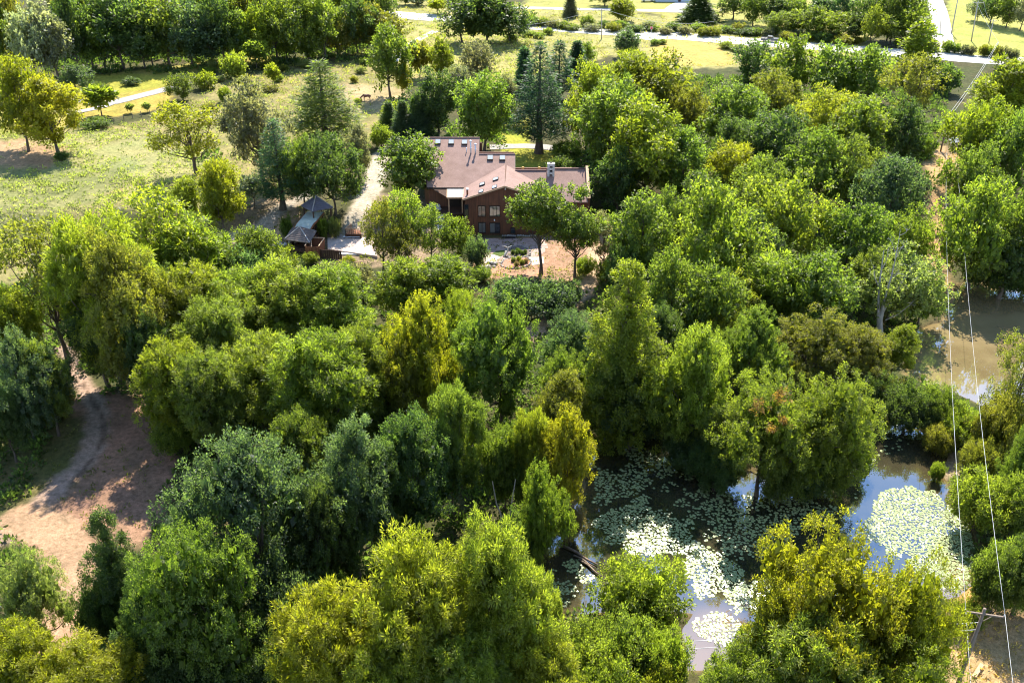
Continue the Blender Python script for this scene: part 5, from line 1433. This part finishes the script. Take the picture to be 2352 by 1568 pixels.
wire(e1[1], e2[1], 1.3, 'right power wire between the corner pole and the pole in the cutting', .015)
wire(e2[0], e3[0], .5, 'left power wire at the upper end of the cutting', .015)
wire(e2[1], e3[1], .5, 'right power wire at the upper end of the cutting', .015)
f0 = e1[0]+(e1[0]-e2[0])*.30; f1 = e1[1]+(e1[1]-e2[1])*.30; 
wire(e1[0], (f0.x+1.2, f0.y, 9.0), .2, 'left power wire leaving the corner pole at the bottom edge', .015)
wire(e1[1], (f1.x+1.2, f1.y, 9.0), .2, 'right power wire leaving the corner pole at the bottom edge', .015)
wire(e3[0], p7+Vector((-.2,0,-.2)), 1.0, 'thin wire rising over the trees from the upper cutting pole, lower of two', .03)
wire(e3[1], p7+Vector((.2,0,-.1)), 1.0, 'thin wire rising over the trees from the upper cutting pole, upper of two', .03)
wire(p5-Vector((0,0,1)), p7, .4, 'guy wire sloping down from the double-armed pole', .03)
wire(e5[1], e6[0], .8, 'wire between the double-armed pole and the shorter pole', .03)
wire(e8[1], GY(1640,50,300), 2.0, 'wire running right from the highway verge pole', .035)
wire(e8[0], GY(1080,60,318), 2.0, 'wire running left from the highway verge pole', .035)
# the pair of service wires along the bottom of the picture
q1, q2 = p1-Vector((.1,0,1.5)), p1-Vector((.1,0,2.3))
wire(q1, GY(-150,1532,60.5), 1.0, 'upper service wire crossing the bottom of the picture', .025, None, 30)
wire(q2, GY(-150,1552,60.5), 1.0, 'lower service wire crossing the bottom of the picture', .025, None, 30)
# pale plank lying in the clearing
a, b = at(2236,1556), at(2254,1530)
tag(MB().bar(a+Vector((0,0,.12)), b+Vector((0,0,.3)), .35, .12).build('plank', WOODL), 'pale plank lying on the dry grass beside the leaning pole', 'plank')

# ------------------------------------------------------------------ lily pads
def pad_mat():
    m, n, l, p = new_mat('lily_pad')
    oi = n.new('ShaderNodeAttribute'); oi.attribute_name = 'tint'
    f = noise(n, l, 2.0, 4, 'Object', .6)
    c = ramp(n, l, f, .3, .7, (.19,.235,.085), (.31,.34,.16))
    g = noise(n, l, 7.0, 2, 'Object', .5); c = mixc(n, l, ramp(n, l, g, .60, .72), c, (.16,.10,.04))
    l.new(c, p.inputs['Base Color']); p.inputs['Roughness'].default_value = .2; p.inputs['IOR'].default_value = 1.36
    return m
PADM = pad_mat()
def pad_shape(r, rs=random):
    n = 11; v = [(0,0,.008)]
    for k in range(n):
        a = .22+(2*math.pi-.44)*k/(n-1); q = r*rs.uniform(.93,1.05); v.append((q*math.cos(a), q*math.sin(a), rs.uniform(.002,.035)))
    return v, [(0,k,k+1) for k in range(1,n)]
PADP = [([(1350,1185),(1420,1170),(1480,1130),(1530,1150),(1600,1230),(1690,1300),(1720,1340),(1640,1390),(1600,1400),(1560,1270),(1440,1275),(1370,1255)], 1500),
        ([(1360,1050),(1440,1010),(1560,1060),(1700,1140),(1850,1150),(1930,1160),(1900,1230),(1700,1290),(1600,1240),(1500,1130),(1370,1160)], 1100),
        ([(1245,1300),(1330,1270),(1370,1330),(1340,1400),(1260,1395)], 300),
        ([(1590,1400),(1640,1390),(1700,1420),(1690,1490),(1620,1470),(1585,1440)], 330),
        ([(1640,1370),(1720,1340),(1800,1300),(1760,1400),(1690,1430)], 200),
        ([(1985,1180),(2010,1130),(2090,1110),(2150,1120),(2185,1150),(2235,1210),(2240,1270),(2232,1340),(2200,1360),(2120,1330),(2060,1290),(1990,1230)], 2000),
        ([(1960,1000),(2010,960),(2060,965),(2120,1010),(2000,1100),(1970,1180)], 60)]
pads = []
r = np.random.default_rng(12)
for L, n in PADP:
    P = np.array([GZ(u,v,-.25)[:2] for u, v in L]); k = 0
    cells = {}
    q_ = r.uniform(P.min(0)-.5, P.max(0)+.5, (n*14,2)); X, Y = q_[:,0], q_[:,1]
    cl_ = wob(X, Y, 1.5, 6.0)+.5*wob(X, Y, 4.0, 2.0)
    ok = (sdist(P, X, Y) < .9*cl_+.5*wob(X, Y, .8, 9)-.2) & (cl_+.5*wob(X, Y, .55, 3) > r.uniform(-.55, .15, len(X))-(.7 if n > 1800 else 0)) & (sdist(POND_XY[0], X, Y) < -.3)
    for q in q_[ok]:
        if k >= n: break
        s = r.uniform(.09,.24); key = (int(q[0]*2), int(q[1]*2))
        if any((q[0]-a)**2+(q[1]-b)**2 < (.74*(s+c))**2 for i in (-1,0,1) for j in (-1,0,1) for a, b, c in cells.get((key[0]+i,key[1]+j), [])): continue
        cells.setdefault(key, []).append((q[0],q[1],s)); pads.append((q[0],q[1],s)); k += 1
vis = sorted(pads, key=lambda p: p[1]-(0 if p[2] > .2 else -40))
pm = []
for k in range(5):
    rs = random.Random(k); v, f = pad_shape(1.0, rs)
    me = bpy.data.meshes.new('lily_pad'); me.from_pydata(v, [], f); me.materials.append(PADM); me.update(); pm.append(me)
for i, (x, y, s) in enumerate(vis[:300]):
    o = link('lily_pad', pm[i % 5], None, (x, y, -.243+.004*(i % 3))); o.scale = (s,s,.6); o.rotation_euler = (.05*math.sin(i*1.7),.05*math.sin(i*2.9),(i*2.4) % 6.28)
    tag(o, 'round pale lily pad floating on the near side of the lily pond', 'lily pad', 'lily pads on the near side of the pond')
m = MB(); rs = random.Random(9)
for x, y, s in vis[300:]:
    v, f = pad_shape(s, rs); a = rs.uniform(0,6.28); ca, sa = math.cos(a), math.sin(a); z = -.245+rs.uniform(0,.012)
    ta, tb = rs.gauss(0,.035), rs.gauss(0,.035)
    m.add([(x+vx*ca-vy*sa, y+vx*sa+vy*ca, z+vz*.6+vx*ta+vy*tb) for vx, vy, vz in v], f)
m.build('lily_pads', PADM, None, kind='stuff')

# ------------------------------------------------------------------ vehicles, sign, far house, fence
RUB = simple('rubber', (.012,.012,.012), (.02,.02,.02), 3, .8); CHROME = simple('steel_trim', (.4,.4,.4), (.5,.5,.5), 3, .3, .5, None, 0, metal=.8)
def vehicle(label, cat, name, p, rz, paint, kind='pickup'):
    t = thing(name, label, cat, p, None, rz)
    def put(mb, nm, mat, par=None):
        me = bpy.data.meshes.new(nm); me.from_pydata(mb.v, [], mb.f); me.materials.append(mat); me.update()
        o = link(nm, me, par or t); bv = o.modifiers.new('bevel','BEVEL'); bv.width = .05; bv.segments = 2; bv.limit_method = 'ANGLE'; return o
    def side(prof, w, inset=0): 
        return MB().slab([(x,-w/2,z) for x, z in prof], (0,w,0))
    if kind == 'pickup':
        body = put(side([(-2.7,.45),(2.7,.45),(2.75,.8),(2.65,1.08),(1.25,1.18),(-2.7,1.15)], 1.9), 'body', paint)
        put(side([(1.15,1.15),(.55,1.75),(-.75,1.78),(-.95,1.15)], 1.7), 'cab', paint)
        put(side([(1.08,1.22),(.58,1.68),(-.70,1.70),(-.86,1.22)], 1.74), 'side_window', GLASS)
        put(MB().box((-1.85,0,1.155),(1.5,1.6,.03)), 'bed', RUB)
        put(MB().box((2.72,0,.62),(.12,1.85,.2)).box((-2.74,0,.6),(.12,1.85,.2)), 'bumper', CHROME)
        wx = (-1.7,1.75)
    else:
        body = put(side([(-2.3,.4),(2.4,.4),(2.45,.8),(2.1,1.05),(1.5,1.15),(.9,1.95),(-2.25,2.0)] if kind == 'van' else [(-2.2,.4),(2.2,.4),(2.25,.75),(1.2,.95),(.5,1.4),(-1.1,1.42),(-1.7,.98),(-2.2,.92)], 1.8), 'body', paint)
        put(side([(1.35,1.2),(.85,1.8),(-1.9,1.82),(-1.9,1.2)] if kind == 'van' else [(1.05,.98),(.48,1.34),(-1.05,1.36),(-1.5,1.0)], 1.83), 'side_window', GLASS)
        put(MB().box((2.38,0,.55),(.1,1.7,.2)).box((-2.28,0,.55),(.1,1.7,.2)), 'bumper', RUB)
        wx = (-1.4,1.45)
    for x in wx:
        for s in (-1,1):
            w = put(MB().tube([(x,s*.72,.36),(x,s*.93,.36)], .36, 14), 'wheel', RUB); put(MB().tube([(x,s*.9,.36),(x,s*.945,.36)], .2, 10), 'rim', CHROME, w)
    for s in (-1,1): put(MB().box((2.42 if kind != 'pickup' else 2.7,s*.7,.82),(.08,.3,.16)), 'headlight', WHITEISH)
    return t
PT = simple('dark_grey_paint', (.07,.08,.09), (.09,.10,.11), 1, .3, .6, None, 0); PW = simple('white_paint', (.7,.7,.7), (.76,.76,.76), 1, .3, .5, None, 0)
pp = at(1768,97); vehicle('dark grey pickup truck driving on the highway', 'pickup truck', 'pickup_truck', (pp.x,pp.y,hz(pp.x,pp.y)+.12), math.radians(-14), PT)
pp = at(72,222); vehicle('white van parked behind the yellow field trees', 'van', 'van', (pp.x,pp.y,pp.z), math.radians(15), PW, 'van')
pp = at(24,200); vehicle('pale car parked at the left edge behind the yellow trees', 'car', 'car', (pp.x,pp.y,pp.z), math.radians(30), PW, 'car')
# stop sign, seen from behind its red face turned to the lane
sp_ = at(1495,84); t = thing('stop_sign', 'red octagonal stop sign at the junction on the highway', 'sign', sp_)
MB().tube([sp_, sp_+Vector((0,0,2.9))], .045, 8).build('post', WHITEISH, t)
c = sp_+Vector((0,-.06,2.6)); oc = [(c.x+.46*math.cos(math.pi/8+k*math.pi/4), c.y, c.z+.46*math.sin(math.pi/8+k*math.pi/4)) for k in range(8)]
oc2 = [(c.x+.52*math.cos(math.pi/8+k*math.pi/4), c.y+.012, c.z+.52*math.sin(math.pi/8+k*math.pi/4)) for k in range(8)]
MB().slab(oc2, (0,.03,0)).build('border', PW, t); RED = simple('sign_red', (.50,.02,.02), (.55,.03,.03), 2, .5, .4, None, 0); MB().slab(oc, (0,.01,0)).build('face', RED, t)
tx = bpy.data.curves.new('lettering', 'FONT'); tx.body = 'STOP'; tx.size = .34; tx.align_x = 'CENTER'; tx.align_y = 'CENTER'; tx.extrude = .003
tob = bpy.data.objects.new('lettering', tx); COL.objects.link(tob); to = link('lettering', bpy.data.meshes.new_from_object(tob)); bpy.data.objects.remove(tob); to.name = 'lettering'; to.parent = t; to.location = (0,-.085,2.6); to.rotation_euler = (math.pi/2,0,0); to.data.materials.clear(); to.data.materials.append(PW)
mb_ = at(1554,86); t = thing('mailbox', 'small dark mailbox on the near edge of the highway', 'mailbox', mb_)
MB().box(mb_+Vector((0,0,.55)),(.1,.1,1.1)).build('post', WOODD, t); MB().tube([mb_+Vector((-.35,0,1.3)), mb_+Vector((.35,0,1.3))], .22, 10).build('box', PT, t)
# far house at the top edge
fh = at(1553,5); W_, D_ = 15, 9
t = thing('far_house', 'pale blue-grey house at the top edge by the far driveway', 'house', fh)
BLUEW = simple('pale_blue_siding', (.42,.47,.55), (.5,.55,.62), 2, .8, .2, (.2,.2,6), .1); GR_ = shingle_mat('grey_roof', (.12,.12,.13), (.18,.18,.19))
MB().box(fh+Vector((0,D_/2,1.5)),(W_,D_,3.2)).build('wall', BLUEW, t)
a = fh+Vector((-W_/2-.5,-.5,3.05)); m = MB()
m.slab([a, a+Vector((W_+1,0,0)), a+Vector((W_+1,D_/2+.5,2.4)), a+Vector((0,D_/2+.5,2.4))], (0,0,-.15)).slab([a+Vector((0,D_/2+.52,2.4)), a+Vector((W_+1,D_/2+.52,2.4)), a+Vector((W_+1,D_+1,0)), a+Vector((0,D_+1,0))], (0,0,-.15)); m.build('roof', GR_, t)
for xx in (-5,-2,4): 
    f = MB().box(fh+Vector((xx,-.04,1.7)),(1.5,.12,1.3)).build('window', PW, t); MB().box(fh+Vector((xx,-.1,1.7)),(1.25,.04,1.05)).build('pane', GLASS, f)
f = MB().box(fh+Vector((1.2,-.04,1.1)),(1.0,.12,2.1)).build('door', WOODD, t); MB().tube([fh+Vector((1.5,-.12,1.1)), fh+Vector((1.5,-.16,1.1))], .05, 6).build('handle', CHROME, f)
pp = at(1487,4); vehicle('white vehicle parked on the grass at the top edge beside the far house', 'vehicle', 'parked_van', pp, 0.0, PW, 'van')
# grey shed roof at the lower left edge
sb = at(-12,1470); t = thing('shed', 'corner of a blue-grey shed roof at the lower left edge', 'shed', sb)
BG_ = simple('blue_grey_metal', (.22,.26,.30), (.32,.36,.40), 2, .4, .5, (8,.3,1), .3, metal=.2)
MB().box(sb+Vector((-.8,0,1.1)),(2.6,2.6,2.3)).build('wall', WOODD, t)
MB().slab([sb+Vector((-2.4,-1.6,2.2)), sb+Vector((.75,-1.6,2.2)), sb+Vector((.75,1.3,3.0)), sb+Vector((-2.4,1.3,3.0))], (0,0,-.12)).build('roof', BG_, t)
# wire fence along the golden lawn
FP = [at(u, v) for u, v in ((262,284),(285,276),(305,272),(325,268),(345,266),(362,262),(378,258))]
t = thing('wire_fence', 'low post-and-wire fence along the lower edge of the golden lawn', 'fence', FP[0])
for p in FP: MB().tube([p-Vector((0,0,.1)), p+Vector((0,0,1.35))], [.09,.07], 6).build('post', POLEM, t)
m = MB()
for a, b in zip(FP[:-1], FP[1:]):
    for h in (.5,.9,1.25): m.tube([a+Vector((0,0,h)), b+Vector((0,0,h))], .015, 4, False)
m.build('wire', POLEM, t)
FP = [at(u, v) for u, v in ((868,306),(874,303),(881,300),(888,297),(895,294))]
t = thing('paddock_fence', 'short dark rail fence by the small cedar at the paddock corner', 'fence', FP[0])
for p in FP: MB().box(p+Vector((0,0,.65)),(.14,.14,1.4)).build('post', WOODD, t)
for h in (.5,.9,1.25):
    m = MB()
    for a, b in zip(FP[:-1], FP[1:]): m.bar(a+Vector((0,0,h)), b+Vector((0,0,h)), .06, .14)
    m.build('rail', WOODD, t)

# ------------------------------------------------------------------ the brown horse
def horse():
    b = at(842,232); t = thing('horse', 'chestnut horse with pale lower legs grazing beside the shade of the tall tree', 'horse', b, None, math.radians(186))
    J = {'hip':(-.75,0,1.32),'loin':(-.25,0,1.30),'chest':(.45,0,1.22),'wither':(.65,0,1.38),'n1':(.98,0,1.22),'n2':(1.28,0,.92),'poll':(1.45,0,.66),'nose':(1.60,0,.22),
         'rump':(-.98,0,1.22),'tail1':(-1.10,0,1.0),'tail2':(-1.14,0,.55)}
    Rd = {'hip':(.30,.34),'loin':(.30,.36),'chest':(.29,.38),'wither':(.2,.26),'n1':(.15,.22),'n2':(.11,.17),'poll':(.10,.14),'nose':(.075,.09),'rump':(.22,.25),'tail1':(.05,.05),'tail2':(.06,.06)}
    E = [('loin','hip'),('loin','chest'),('chest','wither'),('wither','n1'),('n1','n2'),('n2','poll'),('poll','nose'),('hip','rump'),('rump','tail1'),('tail1','tail2')]
    for s, nm in ((1,'l'),(-1,'r')):
        o = .03*s
        for k, p, q in (('e'+nm,(.52+o,s*.18,.98),.14),('k'+nm,(.56+o,s*.19,.56),.075),('f'+nm,(.54+o,s*.19,.16),.05),('h'+nm,(.60+o,s*.19,.03),.075),
                        ('t'+nm,(-.72-o,s*.2,.98),.19),('s'+nm,(-.66-o,s*.2,.78),.12),('c'+nm,(-.92-o,s*.2,.52),.075),('g'+nm,(-.86-o,s*.2,.16),.05),('j'+nm,(-.80-o,s*.2,.03),.075)):
            J[k] = p; Rd[k] = (q,q)
        E += [('chest','e'+nm),('e'+nm,'k'+nm),('k'+nm,'f'+nm),('f'+nm,'h'+nm),('hip','t'+nm),('t'+nm,'s'+nm),('s'+nm,'c'+nm),('c'+nm,'g'+nm),('g'+nm,'j'+nm)]
    ks = list(J); me = bpy.data.meshes.new('body'); me.from_pydata([J[k] for k in ks], [(ks.index(a), ks.index(c)) for a, c in E], [])
    m, n, l, p = new_mat('horse_coat'); tc = n.new('ShaderNodeTexCoord'); sx = n.new('ShaderNodeSeparateXYZ'); l.new(tc.outputs['Object'], sx.inputs[0])
    f = ramp(n, l, sx.outputs['Z'], .38, .55, (.5,.4,.32), (.17,.06,.028)); l.new(f, p.inputs['Base Color']); p.inputs['Roughness'].default_value = .55
    me.materials.append(m); o = link('body', me, t)
    sk = o.modifiers.new('skin','SKIN')
    if not me.skin_vertices: me.attributes.new('skin', 'FLOAT', 'POINT')
    sv = me.skin_vertices[0].data
    for i, k in enumerate(ks): sv[i].radius = Rd[k]; sv[i].use_root = (k == 'loin')
    o.modifiers.new('sub','SUBSURF').render_levels = 2
    mane = MB()
    for k in range(7):
        q = k/6; a = Vector((.68,0,1.60)).lerp(Vector((1.50,0,.82)), q); mane.box(a+Vector((0,0,.0)),(.2,.06,.16))
    me2 = bpy.data.meshes.new('mane'); me2.from_pydata(mane.v, [], mane.f); me2.materials.append(DARKTRIM); link('mane', me2, t)
    for s in (-1,1):
        e = MB().tube([(1.42,s*.08,.74),(1.44,s*.10,.82),(1.46,s*.1,.90)], [.035,.04,.008], 6); me3 = bpy.data.meshes.new('ear'); me3.from_pydata(e.v, [], e.f); me3.materials.append(m); link('ear', me3, t)
horse()
